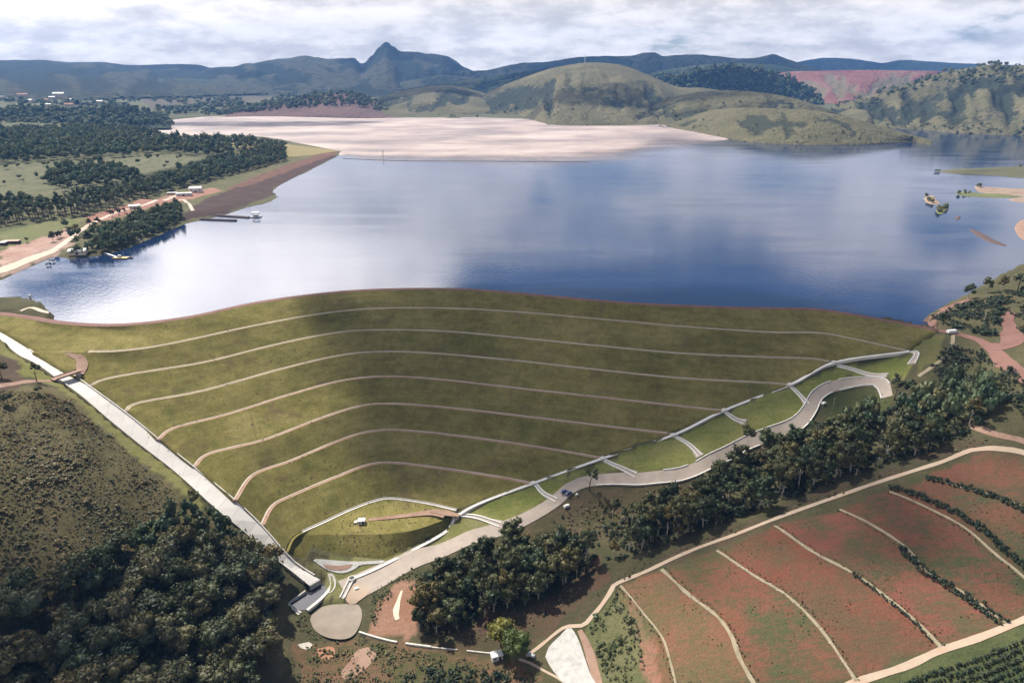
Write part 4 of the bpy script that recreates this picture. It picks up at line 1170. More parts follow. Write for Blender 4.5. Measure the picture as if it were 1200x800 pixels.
kerbs(1, 0.40, 1.0, gap_p=0.10)
kerbs(-1, 0.50, 0.97, mesh=kerb_low_mesh, gap_p=0.06)
RAMPS = [[(536, 601, -75), (556, 607, -75.5), (586, 616, -75.5)], [(627, 567, -65), (637, 577, -65.5), (652, 585, -66.5)], [(708, 539, -55), (722, 547, -56), (745, 556, -56.5)], [(791, 511, -45), (805, 523, -48), (820, 538, -50.5)],
         [(850, 482, -35), (862, 491, -37), (873, 501, -41)], [(927, 452, -25), (936, 462, -28), (946, 474, -31)], [(981, 426, -15), (1003, 434, -17.5), (1038, 447, -19.5)], [(1067, 412, -5), (1073, 420, -7.5), (1066, 434, -12)]]
names = ['at the lowest berm', 'at the blue cars', 'above the road bend with the leaning tree', 'at the middle lawn', 'behind the tall tree on the road', 'at the upper bend', 'under the second highest berm', 'at the top end of the drain']
for rr, nm in zip(RAMPS, names):
    w3 = [at(*q) for q in rr]
    tag(ribbon('access_ramp', w3, [1.6, 1.8, 2.6, 6.0] if rr[0][0] < 1000 else 3.4, M['paving'], 0.22), 'short paved ramp from the drain to the road ' + nm, 'ramp', kind='structure')
    m_ = w3[1]
    rc = empty('ramp_kerb', tuple(m_))
    tag(rc, 'white kerb walls edging the ramp ' + nm, 'kerb')
    for s_ in (-1, 1):
        p = resample(w3, step=2.0); nr = normals2(p)
        wd = np.linspace(0.7, 1.3 if rr[0][0] < 1000 else 1.9, len(p))
        p2 = p.copy(); p2[:, :2] += nr * wd[:, None] * s_
        p2[:, 2] = [dam_z(a, b) for a, b in p2[:, :2]]
        wall_run('kerb', p2, 0.7, 0.6, M['kerb'], rc, -m_)

# pipe outlet at the foot of the drain
ol = empty('pipe_outlet', tuple(at(408, 688, -87)))
oinv = -at(408, 688, -87)
tag(ol, 'white channel with round manhole beside the pond at the road foot', 'outlet')
a_, b_ = at(411, 681, -86.2), at(401, 701, -87.8)
for s_ in (-1.2, 1.2):
    wall_run('side_wall', [a_ + np.array([s_, 0, 0]), b_ + np.array([s_, 0, 0])], 0.6, 0.9, M['concrete'], ol, oinv)
wall_run('bed', [a_, b_], 1.8, 0.2, M['concrete_grey'], ol, oinv)
mh_ = MB(); mh_.tube([a_ + oinv + np.array([0.3, 1.5, -1]), a_ + oinv + np.array([0.3, 1.5, 1.2])], 2.0, 14); mh_.build('manhole_ring', M['concrete'], ol)
mh_ = MB(); mh_.tube([a_ + oinv + np.array([0.3, 1.5, 1.0]), a_ + oinv + np.array([0.3, 1.5, 1.23])], 1.45, 14); mh_.build('manhole_mouth', M['dark'], ol)
tag(patch('soil_apron', PP([(404, 701), (414, 684), (424, 686), (434, 693), (420, 705), (410, 709)]), M['track'], 0.42), 'sandy soil spread at the lower end of the paved road', 'soil', kind='structure')

# ------------------------------------------------------------------ tracks, bunds, soil
def strip_px(name, pts, width, mat, label, cat, off=0.22, wob=0.25, kind='structure', **k):
    o = ribbon(name, PP(pts), width, mat, off, wob=wob, **k)
    return tag(o, label, cat, kind=kind)


strip_px('field_track', [(616, 769), (626, 762), (640, 751), (652, 741), (664, 734), (683, 732.5), (692, 724), (704, 710), (715, 694), (722, 684), (760, 668), (820, 641), (900, 611), (960, 589), (1020, 568), (1090, 545.5), (1130, 530), (1150, 526), (1172, 526), (1210, 534), (1270, 556), (1340, 590)], [1.6, 2.2, 2.4, 2.6, 2.8, 2.8, 2.8], M['track'], 'pale track along the top of the red terraced field', 'track')
strip_px('field_track', [(990, 805), (1003, 799), (1060, 781), (1102, 762), (1150, 746), (1212, 721), (1280, 690), (1350, 660)], 3.0, M['track'], 'pale track along the lower edge of the red terraced field', 'track')
strip_px('foot_path', [(608, 772), (622, 777), (640, 787), (655, 795), (672, 808)], 1.1, M['track'], 'thin pale path running down beside the white gravel pad', 'path')
strip_px('hill_path', [(1135, 499), (1150, 503), (1170, 510), (1210, 520), (1270, 532), (1350, 548)], 3.0, M['pink_soil'], 'pinkish path at the right edge above the red field', 'path')
strip_px('hill_path', [(1117, 391), (1116, 402), (1110, 414), (1100, 424), (1088, 433), (1076, 441)], 2.0, M['bund'], 'narrow pale path curving down from the white van into the trees', 'path')
strip_px('red_road', [(1098, 389), (1130, 393.5), (1148, 399), (1166, 412), (1182, 428), (1212, 452), (1260, 482), (1330, 520)], [5, 6, 7, 9, 8, 8, 7, 7], M['red_road'], 'red earth road leaving the dam crest towards the right edge', 'road')
strip_px('red_road', [(1160, 405), (1176, 406), (1186, 400), (1184, 386), (1180, 374), (1186, 366)], [8, 11, 12, 8, 8, 6], M['red_road'], 'red earth road branching up the wooded knoll', 'road', off=0.3)
strip_px('red_road', [(1092, 388), (1086, 379), (1092, 371), (1108, 362), (1122, 356), (1138, 350)], [10, 10, 9, 6, 5, 4], M['red_road'], 'red earth road along the shore at the right end of the dam', 'road', off=0.26)
strip_px('spit_rim', [(24, 364.5), (36, 360.5), (49, 364.5), (60, 369.5)], [2.0, 2.6, 2.6], M['pale_soil'], 'pale rim of the small grassy spit beside the intake bridge', 'embankment')
strip_px('bank_road', [(-10, 321), (20, 310), (45, 300), (66, 292)], [9, 9, 8], M['pale_soil'], 'pale road along the dyke at the left shore', 'road')
strip_px('bank_road', [(66, 292), (82, 280), (98, 268), (112, 260), (140, 248), (170, 240), (205, 230), (216, 227)], [8, 6, 5, 5, 6, 6], M['sand'], 'sandy road behind the shore trees to the pump sheds', 'road')
strip_px('bank_road', [(206, 236), (214, 234), (221, 238), (226, 247)], 4.0, M['sand'], 'short pale road curving down to the pump pontoons', 'road')
TERR_W = [0.9, 1.6, 1.2, 1.7, 1.3, 1.1, 1.1]
tl = ['lowest', 'second lowest', 'stony third', 'long middle', 'fifth', 'sixth, hedge lined', 'topmost short']
for e_, w_, nm in zip(TERR, TERR_W, tl):
    strip_px('contour_bund', e_, w_, M['bund'], nm + ' pale contour bund crossing the red field', 'bund', off=0.3, wob=0.6)
tag(patch('gravel_pad', PP([(639, 769), (644, 757), (655, 746), (667, 735), (675, 744), (681, 758), (687, 776), (692, 790), (698, 806), (668, 806), (655, 794), (645, 781)]), M['gravel_white'], 0.25), 'bright white gravel pad at the low corner of the red field', 'gravel pad', kind='structure')
strip_px('soil_bank', [(679, 738), (686, 752), (693, 772), (702, 806)], [2.0, 4.0, 4.0, 4.0], M['pink_soil'], 'bare red soil bank right of the white gravel pad', 'soil', off=0.15)
strip_px('soil_scar', [(471, 692), (467, 704), (464, 717), (466, 726)], [1.0, 2.0, 3.5, 2.0], M['pale_soil'], 'pale soil scar in the bare red ground below the road', 'soil', off=0.25)
for pts, mt, lb in (([(417, 762), (432, 758), (441, 764), (436, 776), (420, 790), (405, 796), (400, 788), (410, 774)], M['pink_soil'], 'bare pinkish soil patch below the pond'),
                    ([(372, 760), (388, 757), (393, 764), (386, 773), (374, 770)], M['orange_soil'], 'small bare orange soil patch below the pond'),
                    ([(349, 755), (362, 752), (367, 757), (356, 761)], M['stone'], 'small pale stone patch by the wood edge')):
    tag(patch('soil_patch', PP(pts), mt, 0.15), lb, 'soil', kind='structure')

# ------------------------------------------------------------------ plants
PHI = (1 + 5 ** 0.5) / 2
ICO_V = np.array([(-1, PHI, 0), (1, PHI, 0), (-1, -PHI, 0), (1, -PHI, 0), (0, -1, PHI), (0, 1, PHI), (0, -1, -PHI), (0, 1, -PHI), (PHI, 0, -1), (PHI, 0, 1), (-PHI, 0, -1), (-PHI, 0, 1)], float) / math.hypot(1, PHI)
ICO_F = np.array([(0, 11, 5), (0, 5, 1), (0, 1, 7), (0, 7, 10), (0, 10, 11), (1, 5, 9), (5, 11, 4), (11, 10, 2), (10, 7, 6), (7, 1, 8), (3, 9, 4), (3, 4, 2), (3, 2, 6), (3, 6, 8), (3, 8, 9), (4, 9, 5), (2, 4, 11), (6, 2, 10), (8, 6, 7), (9, 8, 1)])


def subdiv(v, f):
    v = list(map(tuple, v)); cache = {}; nf = []
    def mid(a, b):
        k = (min(a, b), max(a, b))
        if k not in cache:
            m = np.array(v[a]) + np.array(v[b]); m /= np.linalg.norm(m); cache[k] = len(v); v.append(tuple(m))
        return cache[k]
    for a, b, c in f:
        ab, bc, ca = mid(a, b), mid(b, c), mid(c, a)
        nf += [(a, ab, ca), (b, bc, ab), (c, ca, bc), (ab, bc, ca)]
    return np.array(v), np.array(nf)


ICO2_V, ICO2_F = subdiv(ICO_V, ICO_F)


def crown_geo(seed, lobes=14, per=30, leaf=0.13, sx=1.0, sz=0.75, lr=(0.30, 0.46), core=2, zshift=0.0, spread=0.72, pointed=0.0):
    """crown of unit radius: rough lobes wrapped in leaf sprays, standing on z = 0"""
    r = np.random.default_rng(seed)
    V = []; F = []; b = 0
    for i in range(lobes):
        d = r.normal(size=3); d /= np.linalg.norm(d)
        if d[2] < -0.35: d[2] *= -0.6
        rr = spread * r.uniform(0.45, 1.0)
        c = d * rr * np.array([sx, sx, sz]); 
        if pointed: c[:2] *= 1 - pointed * np.clip(c[2] / sz * 0.5 + 0.5, 0, 1)
        R = r.uniform(*lr) * (1 - 0.35 * pointed * (c[2] > 0))
        bv, bf = (ICO2_V, ICO2_F) if core == 2 else (ICO_V, ICO_F)
        if core:
            n = r.normal(size=(len(bv), 1)) * 0.15 + 0.82
            V.append(bv * n * R * np.array([1, 1, 0.85]) + c); F.append(bf + b); b += len(bv)
        for k in range(per):
            e = r.normal(size=3); e /= np.linalg.norm(e)
            if e[2] < -0.2: e[2] *= -1
            p = c + e * R * r.uniform(0.82, 1.32) * np.array([1, 1, 0.9])
            n_ = e + r.normal(size=3) * 0.6; n_ /= np.linalg.norm(n_)
            t = np.cross(n_, r.normal(size=3)); t /= np.linalg.norm(t) + 1e-9; q = np.cross(n_, t)
            s_ = leaf * r.uniform(0.6, 1.4)
            V.append(np.array([p + t * s_, p + q * s_ * 0.6, p - t * s_, p - q * s_ * 0.6]))
            F.append(np.array([(b, b + 1, b + 2), (b, b + 2, b + 3)])); b += 4
    V = np.concatenate(V); F = np.concatenate(F)
    V[:, 2] += sz + zshift
    return V, F


def trunk_mb(h, r0, lean=0.0, limbs=3, seed=0, spread=1.0, top=1.0):
    r = random.Random(seed); m = MB()
    pts = [(0, 0, -0.6), (lean * 0.3, 0, h * 0.35), (lean * 0.7, 0.1 * h * r.uniform(-.3, .3), h * 0.7), (lean, 0, h * top)]
    m.tube(pts, [r0 * 1.25, r0, r0 * 0.8, r0 * 0.4], 6)
    for k in range(limbs):
        a = 2 * math.pi * (k + r.random() * 0.5) / limbs; z0 = h * r.uniform(0.55, 0.8)
        m.tube([(lean * 0.6, 0, z0), (lean * 0.6 + math.cos(a) * spread * 0.5, math.sin(a) * spread * 0.5, z0 + h * 0.12), (lean * 0.6 + math.cos(a) * spread, math.sin(a) * spread, z0 + h * 0.22)], [r0 * 0.5, r0 * 0.35, r0 * 0.15], 5)
    return m


def tree_kind(n, seed, crown_kw, R, trunk_h, r0, leafmat, barkmat, spread=1.5, top=1.0, name='crown'):
    """meshes of n variants: crown of radius R lifted onto a trunk"""
    out = []
    for i in range(n):
        V, F = crown_geo(seed + i, **crown_kw)
        V = V * R; V[:, 2] += trunk_h
        cm = mesh_np('crown', V, F, leafmat)
        tm = trunk_mb(trunk_h + R * 0.7, r0, random.uniform(-0.5, 0.5), 3, seed + i, spread, top)
        out.append((cm, mesh_np('trunk', tm.v, tm.f, barkmat, True)))
    return out


def put_tree(name, kind, x, y, s, label, group=None, rz=None, zoff=0.0, tilt=0.0, sz=1.0):
    cm, tm = kind
    e = empty(name, (x, y, dam_z(x, y) - 0.2 + zoff), random.uniform(0, 6.28) if rz is None else rz)
    e.scale = (s, s, s * sz)
    if tilt: e.rotation_euler[0] = tilt
    tag(e, label, 'tree', group)
    obj('trunk', tm, e); obj('crown', cm, e)
    return e


def scatter(poly_w, spacing, seed=0, n_max=None, jitter=0.9, holes=()):
    """even random places inside a polygon on the ground"""
    r = np.random.default_rng(seed)
    poly = np.asarray(poly_w)[:, :2]
    lo, hi = poly.min(0), poly.max(0)
    xs = np.arange(lo[0], hi[0], spacing); ys = np.arange(lo[1], hi[1], spacing * 0.88)
    X, Y = np.meshgrid(xs, ys); X = X + (np.arange(len(ys)) % 2)[:, None] * spacing / 2
    X = (X + (r.random(X.shape) - 0.5) * spacing * jitter).ravel(); Y = (Y + (r.random(Y.shape) - 0.5) * spacing * jitter).ravel()
    m = inside(poly, X, Y)
    for h in holes: m &= ~inside(np.asarray(h)[:, :2], X, Y)
    q = np.stack([X[m], Y[m]], 1)
    r.shuffle(q)
    return q[:n_max] if n_max else q


def mass(name, geos, pts, scales, mat, label, cat, tone=None, zsq=1.0, parent=None, sink=0.15, normal=None):
    """many small plants in one object: copies of geos placed on the ground"""
    r = np.random.default_rng(len(pts))
    Z = H(pts[:, 0], pts[:, 1]) if len(pts) else np.zeros(0)
    Vs = []; Fs = []; T = []; b = 0
    tone = r.random(len(pts)) if tone is None else tone
    pick = r.integers(0, len(geos), len(pts))
    ang = r.random(len(pts)) * 6.28
    for k, (V, F) in enumerate(geos):
        ii = np.nonzero(pick == k)[0]
        if len(ii) == 0: continue
        c, s_ = np.cos(ang[ii]), np.sin(ang[ii]); sc = scales[ii]
        X = (V[None, :, 0] * c[:, None] - V[None, :, 1] * s_[:, None]) * sc[:, None] + pts[ii, 0:1]
        Y = (V[None, :, 0] * s_[:, None] + V[None, :, 1] * c[:, None]) * sc[:, None] + pts[ii, 1:2]
        ZZ = V[None, :, 2] * (sc * zsq * r.uniform(0.75, 1.25, len(ii)))[:, None] + (Z[ii] - sink * sc)[:, None]
        Vs.append(np.stack([X, Y, ZZ], -1).reshape(-1, 3))
        Fs.append((F[None] + (np.arange(len(ii)) * len(V))[:, None, None]).reshape(-1, 3) + b)
        T.append(np.repeat(tone[ii], len(V))); b += len(ii) * len(V)
    o = obj(name, mesh_np(name, np.concatenate(Vs), np.concatenate(Fs), mat, False, {'tree_tone': np.concatenate(T)}), parent)
    o['kind'] = 'stuff'
    if label: tag(o, label, cat)
    return o


K_FOREST = tree_kind(8, 100, dict(lobes=20, per=40, leaf=0.085, sz=0.68, lr=(0.20, 0.46)), 4.6, 3.6, 0.30, M['leaf_forest'], M['bark'])
K_GULLY = tree_kind(8, 200, dict(lobes=18, per=34, leaf=0.10, sx=0.9, sz=1.35, lr=(0.18, 0.40), spread=0.88), 3.4, 0.8, 0.24, M['leaf_gully'], M['bark_pale'])
K_EUCA = tree_kind(3, 260, dict(lobes=11, per=26, leaf=0.12, sx=0.8, sz=1.3, lr=(0.20, 0.36), spread=0.9), 3.6, 6.0, 0.24, M['leaf_gully'], M['bark_pale'], 1.2)
K_ROUND = tree_kind(2, 300, dict(lobes=20, per=46, leaf=0.085, sz=0.85, lr=(0.28, 0.42)), 7.6, 3.5, 0.5, M['leaf_lime'], M['bark'], 3.0)
K_SPARSE = tree_kind(3, 330, dict(lobes=9, per=22, leaf=0.11, sz=0.95, lr=(0.16, 0.26), core=1, spread=0.95), 4.2, 4.5, 0.28, M['leaf_gully'], M['bark'], 2.6)
K_PINE = tree_kind(5, 360, dict(lobes=8, per=10, leaf=0.17, sx=0.75, sz=1.25, lr=(0.30, 0.46), core=1, pointed=0.45), 4.6, 3.5, 0.28, M['leaf_pine'], M['bark'])

# the dense wood on the lower left
wood_px = [(-60, 720), (20, 705), (60, 690), (130, 658), (175, 628), (212, 598), (240, 590), (262, 600), (284, 632), (316, 662), (334, 690), (326, 716), (318, 745), (322, 770), (305, 790), (300, 830), (-60, 860)]
wood_w = PP([(x, min(y, 830)) for x, y in wood_px])
pts = scatter(wood_w, 5.4, 3)
pts = pts[[np.min(np.hypot(sp_l[:, 0] - a, sp_l[:, 1] - b)) > 6.5 and not inside(sp_poly, np.array([a]), np.array([b]))[0] for a, b in pts]]
order = np.argsort(np.hypot(pts[:, 0], pts[:, 1])); pts = pts[order]
print('wood trees', len(pts))
def pix(x, y, z):
    yc = y * _c - (z - CAM_Z) * _s
    return 600 + FPX * x / yc, 400 - FPX * (y * _s + (z - CAM_Z) * _c) / yc


def wood_label(x, y):
    px, py = pix(x, y, float(H(x, y)))
    if np.min(np.hypot(sp_l[:, 0] - x, sp_l[:, 1] - y)) < 13: return 'dark crowned tree at the edge of the wood along the spillway', 'wood edge trees along the spillway'
    if dist_poly(wood_w[1:7], np.array([x]), np.array([y]), False)[0] < 9: return 'dark crowned tree where the dense wood meets the scrub', 'wood edge trees beside the scrub'
    if py > 765: return 'dark crowned tree of the wood at the bottom edge of the picture', 'wood trees at the bottom edge'
    if px < 120: return 'dark crowned tree in the left part of the dense wood', 'trees in the left part of the wood'
    if px > 235: return 'dark crowned tree of the wood facing the brown pond', 'wood trees facing the pond'
    return 'dark crowned tree in the heart of the dense wood', 'trees in the heart of the wood'


for i, (x, y) in enumerate(pts[:300]):
    put_tree('forest_tree', random.choice(K_FOREST), x, y, random.choice((0.65, 0.8, 1.0, 1.2, 1.45, 1.7)), *wood_label(x, y), sz=random.uniform(0.8, 1.25))
GEO_TREE = [crown_geo(500 + i, lobes=6, per=7, leaf=0.24, sx=0.85, sz=1.0, lr=(0.34, 0.52), core=1) for i in range(6)]
if len(pts) > 300:
    q = pts[300:]
    mass('forest_canopy', GEO_TREE, q, rng.uniform(2.6, 4.2, len(q)), M['leaf_scatter'], 'rest of the dense dark wood canopy at the lower left', 'forest', zsq=1.7)

# wood in the gully between the paved road and the red field
gully_px = [(487, 738), (492, 690), (512, 668), (560, 650), (602, 644), (650, 632), (700, 622), (742, 604), (800, 592), (850, 570), (868, 548), (905, 530), (955, 512), (1000, 490), (1050, 478), (1100, 455), (1140, 450), (1168, 468), (1155, 497), (1090, 530), (1040, 545), (985, 562), (900, 594), (820, 622), (740, 652), (715, 660), (706, 648), (694, 664), (640, 700), (560, 728), (510, 748)]
gw_ = PP(gully_px)
hole1 = PP([(690, 640), (718, 630), (716, 668), (690, 675)]); hole2 = PP([(1000, 515), (1050, 505), (1040, 530), (990, 535)]); hole3 = PP([(740, 585), (850, 570), (800, 602), (740, 612)])
pts = scatter(gw_, 5.8, 5, holes=(hole1, hole2, hole3))
gap = fbm(pts[:, 0] / 26.0 + 4, pts[:, 1] / 26.0, 3); pts = pts[gap > np.where(pts[:, 0] > 125, -0.45, np.where(pts[:, 0] > 60, -0.08, -0.2))]
pts = pts[np.argsort(np.hypot(pts[:, 0], pts[:, 1]))]
print('gully trees', len(pts))
def belt_label(x, y, kind):
    px, py = pix(x, y, float(H(x, y)))
    for lim, nm in ((600, 'beside the bare red ground'), (700, 'above the twin round trees'), (800, 'below the blue cars'), (900, 'below the tall tree on the road'), (1000, 'below the upper road bend'), (2000, 'below the red earth roads')):
        if px < lim: return kind + ' of the gully belt ' + nm, kind + 's ' + nm
gl = [('dark green tree in the belt between the paved road and the red field', 'trees of the gully belt'), ('tall pale-stemmed tree in the belt between the paved road and the red field', 'pale-stemmed trees of the gully belt')]
for i, (x, y) in enumerate(pts[:300]):
    if random.random() < 0.13: put_tree('gum_tree', random.choice(K_EUCA), x, y, random.uniform(1.15, 1.5), *belt_label(x, y, 'pale-stemmed tree'))
    else: put_tree('gully_tree', random.choice(K_GULLY), x, y, random.choice((0.6, 0.8, 1.0, 1.25, 1.5, 1.8, 2.1)), *belt_label(x, y, 'dark bushy tree'), sz=random.uniform(0.85, 1.2))

if len(pts) > 300:
    q = pts[300:]; mass('gully_canopy', GEO_TREE, q, rng.uniform(3.2, 5.2, len(q)), M['leaf_scatter'], 'far end of the tree belt below the red road', 'woodland', zsq=1.9)

# single trees
def tree_at(name, kind, px, py, s, label, **k):
    p = P(px, py); return put_tree(name, kind, p[0], p[1], s, label, **k)


tree_at('round_tree', K_ROUND[0], 587, 757, 0.95, 'left of two yellow-green round trees by the white shed', rz=0.4)
tree_at('round_tree', K_ROUND[1], 604, 774, 1.0, 'right of two yellow-green round trees, shading the white shed', rz=1.9)
tree_at('gum_tree', K_EUCA[0], 872, 541, 1.7, 'tall dark tree standing before the paved road at its middle bend', rz=1.0)
tree_at('gum_tree', K_EUCA[1], 905, 537, 1.25, 'shorter dark tree right of the tall one by the road', rz=2.0)
tree_at('sparse_tree', K_SPARSE[0], 690, 574, 1.3, 'thin leaning tree with few leaves overlapping the road bend', rz=0.3, tilt=0.15)
tree_at('sparse_tree', K_SPARSE[1], 43, 446, 0.95, 'open-crowned tree beside the spillway near the dirt track', rz=0.9)
tree_at('sparse_tree', K_SPARSE[2], 1048, 468, 1.35, 'dark tree at the top end of the paved road', rz=2.2)
tree_at('gully_tree', K_GULLY[1], 1064, 464, 1.2, 'small dark bushy tree right of the road end', rz=2.2)
tree_at('forest_tree', K_FOREST[2], 2, 442, 0.95, 'dark tree cut by the left edge above the dirt track')
tree_at('forest_tree', K_FOREST[3], 10, 474, 0.7, 'low dark tree at the left edge below the dirt track')
tree_at('forest_tree', K_FOREST[4], 46, 462, 0.55, 'small dark bushy tree below the bridge track')
tree_at('sparse_tree', K_GULLY[1], 1134, 350, 1.35, 'leftmost dark tree on the shore knoll at the right', rz=2.0)
tree_at('sparse_tree', K_GULLY[0], 1156, 343, 1.3, 'second dark tree on the shore knoll from the water', rz=1.0)
tree_at('gully_tree', K_GULLY[3], 1174, 340, 1.25, 'third dark tree on the shore knoll from the water', rz=1.0)
tree_at('forest_tree', K_FOREST[1], 1192, 341, 1.5, 'broad dark tree on the shore knoll at the right edge', rz=1.0)
for px, py, s_, lb in ((1202, 395, 1.0, 'dark tree at the right edge beside the red road'), (1199, 372, 1.1, 'dark broad tree at the right edge above the red road'), (1204, 350, 0.9, 'dark tree at the right edge high on the knoll')):
    tree_at('forest_tree', random.choice(K_FOREST), px, py, s_, lb)
sh = [(62, 283, .9, 'broad dark tree on the sandy left bank'), (68, 280, .8, 'dark tree beside the broad one on the sandy bank'), (90, 277, .8, 'tree behind the boathouse, left of the pair'), (104, 286, 1.15, 'tallest dark tree right of the boathouse'), (115, 264, .8, 'left one of two trees by the sandy bank road'), (105, 265, .75, 'right-leaning tree by the sandy bank road'),
      (140, 283, .8, 'dark tree at the water edge above the raft'), (32, 284, .5, 'small lone tree on the pale sand'), (132, 254, .7, 'small dark tree beside the red bank'), (140, 252, .7, 'second small dark tree beside the red bank'), (146, 250, .6, 'third small dark tree beside the red bank')]
for px, py, s_, lb in sh: tree_at('shore_tree', random.choice(K_GULLY), px, py, s_ * 1.25, lb)
tree_at('shore_tree', K_PINE[0], 311, 166, 0.8, 'tiny lone tree on the dry grass by the silt beach')

# belt of trees on the left bank: the nearest are single trees
belt_px = [(-60, 262), (-60, 238), (0, 240), (60, 246), (110, 236), (150, 224), (190, 210), (240, 196), (300, 182), (330, 176), (336, 188), (300, 198), (262, 208), (222, 219), (190, 226), (160, 234), (130, 246), (80, 256), (0, 265)]
bw = PP(belt_px)
def bank_label(x, y):
    px, py = pix(x, y, float(H(x, y)))
    for lim, nm in ((40, 'at the left edge behind the green meadow'), (90, 'behind the pale sand'), (140, 'behind the red bank'), (200, 'behind the white cottage'), (2000, 'behind the pump sheds')):
        if px < lim: return 'dark slender tree of the left bank belt ' + nm, 'left bank trees ' + nm
pts = scatter(bw, 9.0, 9); pts = pts[np.argsort(np.hypot(pts[:, 0], pts[:, 1]))]
print('belt', len(pts))
for x, y in pts[:240]:
    put_tree('bank_tree', random.choice(K_PINE), x, y, random.uniform(0.9, 1.6), *bank_label(x, y))
q = pts[240:]
shore_px = [(110, 285), (125, 268), (150, 258), (185, 247), (210, 241), (216, 256), (190, 270), (150, 287), (120, 296)]
q2 = np.concatenate([scatter(PP(shore_px), 6.0, 11), scatter(PP([(84, 300), (120, 297), (150, 287), (190, 271), (216, 258), (212, 252), (150, 280), (100, 292)]), 6, 15), scatter(PP([(50, 262), (90, 268), (110, 262), (130, 262), (115, 284), (84, 288)]), 14, 16)])
clump_px = [(52, 214), (80, 199), (120, 196), (165, 206), (170, 216), (120, 222), (70, 224)]
q3 = scatter(PP(clump_px), 11, 12)
up_px = [(-160, 196), (-160, 156), (0, 154), (100, 153), (160, 156), (205, 167), (270, 167), (336, 172), (334, 184), (270, 186), (240, 184), (200, 180), (120, 186), (60, 190), (0, 193)]
upw = PP(up_px)
q4 = scatter(upw, 15.5, 13); q4 = q4[fbm(q4[:, 0] / 90.0, q4[:, 1] / 160.0, 3) > -0.42]
q5 = scatter(PP([(-100, 228), (0, 226), (100, 220), (180, 212), (240, 190), (180, 184), (60, 194), (-100, 200)]), 42, 14)
q5 = q5[::1]
allq = np.concatenate([q, q2, q3, q4, q5])
scl = np.concatenate([rng.uniform(4.0, 7.0, len(q)), rng.uniform(2.2, 4.4, len(q2)), rng.uniform(4, 7, len(q3)), rng.uniform(5, 8.5, len(q4)), rng.uniform(2.0, 5.0, len(q5))])
tones = np.concatenate([rng.uniform(0, .7, len(q)), rng.uniform(0.1, 1, len(q2)), rng.uniform(0, .6, len(q3)), rng.uniform(0, 1, len(q4)), rng.uniform(0, .8, len(q5))])
print('bank mass', len(allq))
mass('bank_woodland', GEO_TREE, allq, scl, M['leaf_scatter'], 'open woodland covering the far left bank of the reservoir', 'woodland', tone=tones, zsq=1.35)

# far woods on the hills
def hill_pts(V, n, seed, vlo, vhi, ulo=0.0, uhi=1.0, cond=None):
    r = np.random.default_rng(seed); nv, nu = V.shape[:2]
    j = r.uniform(vlo * 0.7 * nv, vhi * 0.7 * nv, n); i = r.uniform(ulo * nu, uhi * nu - 1.01, n)
    return V[np.clip(j.astype(int), 0, nv - 1), np.clip(i.astype(int), 0, nu - 1)] + np.c_[r.uniform(-8, 8, (n, 2)), np.zeros(n)]


GEO_LOW = [crown_geo(540 + i, lobes=4, per=3, leaf=0.3, sz=0.9, lr=(0.45, 0.65), core=1) for i in range(4)]
far_pts = [scatter(PP([(-200, 150), (0, 149), (100, 149), (180, 150), (176, 132), (100, 133), (0, 131), (-200, 134)]), 40, 21),
           scatter(PP([(205, 133), (300, 122), (420, 112), (460, 126), (440, 136), (400, 118), (330, 124), (290, 134)]), 42, 22)]
fp = np.concatenate(far_pts)
def plain(px_poly, spacing, seed, z=25):
    return scatter(np.array([at(px, py, z) for px, py in px_poly]), spacing, seed)
fq1 = np.concatenate([plain([(90, 126), (180, 123), (280, 118), (300, 108), (200, 110), (100, 117)], 75, 41), plain([(180, 131), (250, 126), (300, 120), (270, 118), (190, 123)], 45, 42), plain([(300, 112), (400, 109), (440, 112), (360, 117), (310, 121)], 70, 44), plain([(-150, 126), (0, 124), (60, 127), (150, 127), (160, 122), (0, 121), (-150, 122)], 55, 43)])
fq1 = fq1[fbm(fq1[:, 0] / 260.0, fq1[:, 1] / 500.0, 3) > -0.05]
fpz = np.array([0.0] * len(fp))


def mass3(name, geos, p3, scales, mat, label, cat, tone=None, zsq=1.2):
    global H
    keep = H
    H = lambda x, y: p3[:, 2]
    o = mass(name, geos, p3[:, :2], scales, mat, label, cat, tone, zsq)
    H = keep
    return o

#PART4
hp = np.concatenate([hill_pts(wh, 900, 1, 0.05, 1.05), hill_pts(fr_, 700, 2, 0.45, 1.25), hill_pts(tr_, 900, 3, 0.1, 1.3), hill_pts(rh, 170, 4, 0.68, 1.02, 0.0, 0.50), hill_pts(rh, 120, 5, 0.0, 0.12), hill_pts(mh, 120, 6, 0.05, 0.5), hill_pts(bl_, 60, 8, 0.1, 0.6), hill_pts(sh_, 70, 7, 0.0, 0.5)])
hs = np.concatenate([np.full(900, 15.0), np.full(700, 12.0), np.full(900, 13.0), np.full(170, 10.0), np.full(120, 6.0), np.full(120, 6.0), np.full(60, 6.0), np.full(70, 3.5)]) * rng.uniform(0.5, 1.15, 3040)
mass3('hill_woods', GEO_LOW, hp, hs, M['leaf_scatter'], 'distant dark woods scattered over the hills behind the reservoir', 'woods', zsq=0.9)

mass('plain_woods', GEO_LOW, fq1, rng.uniform(9, 20, len(fq1)), M['leaf_scatter'], 'patches of dark woodland on the plain below the far ridge', 'woods', zsq=0.7)
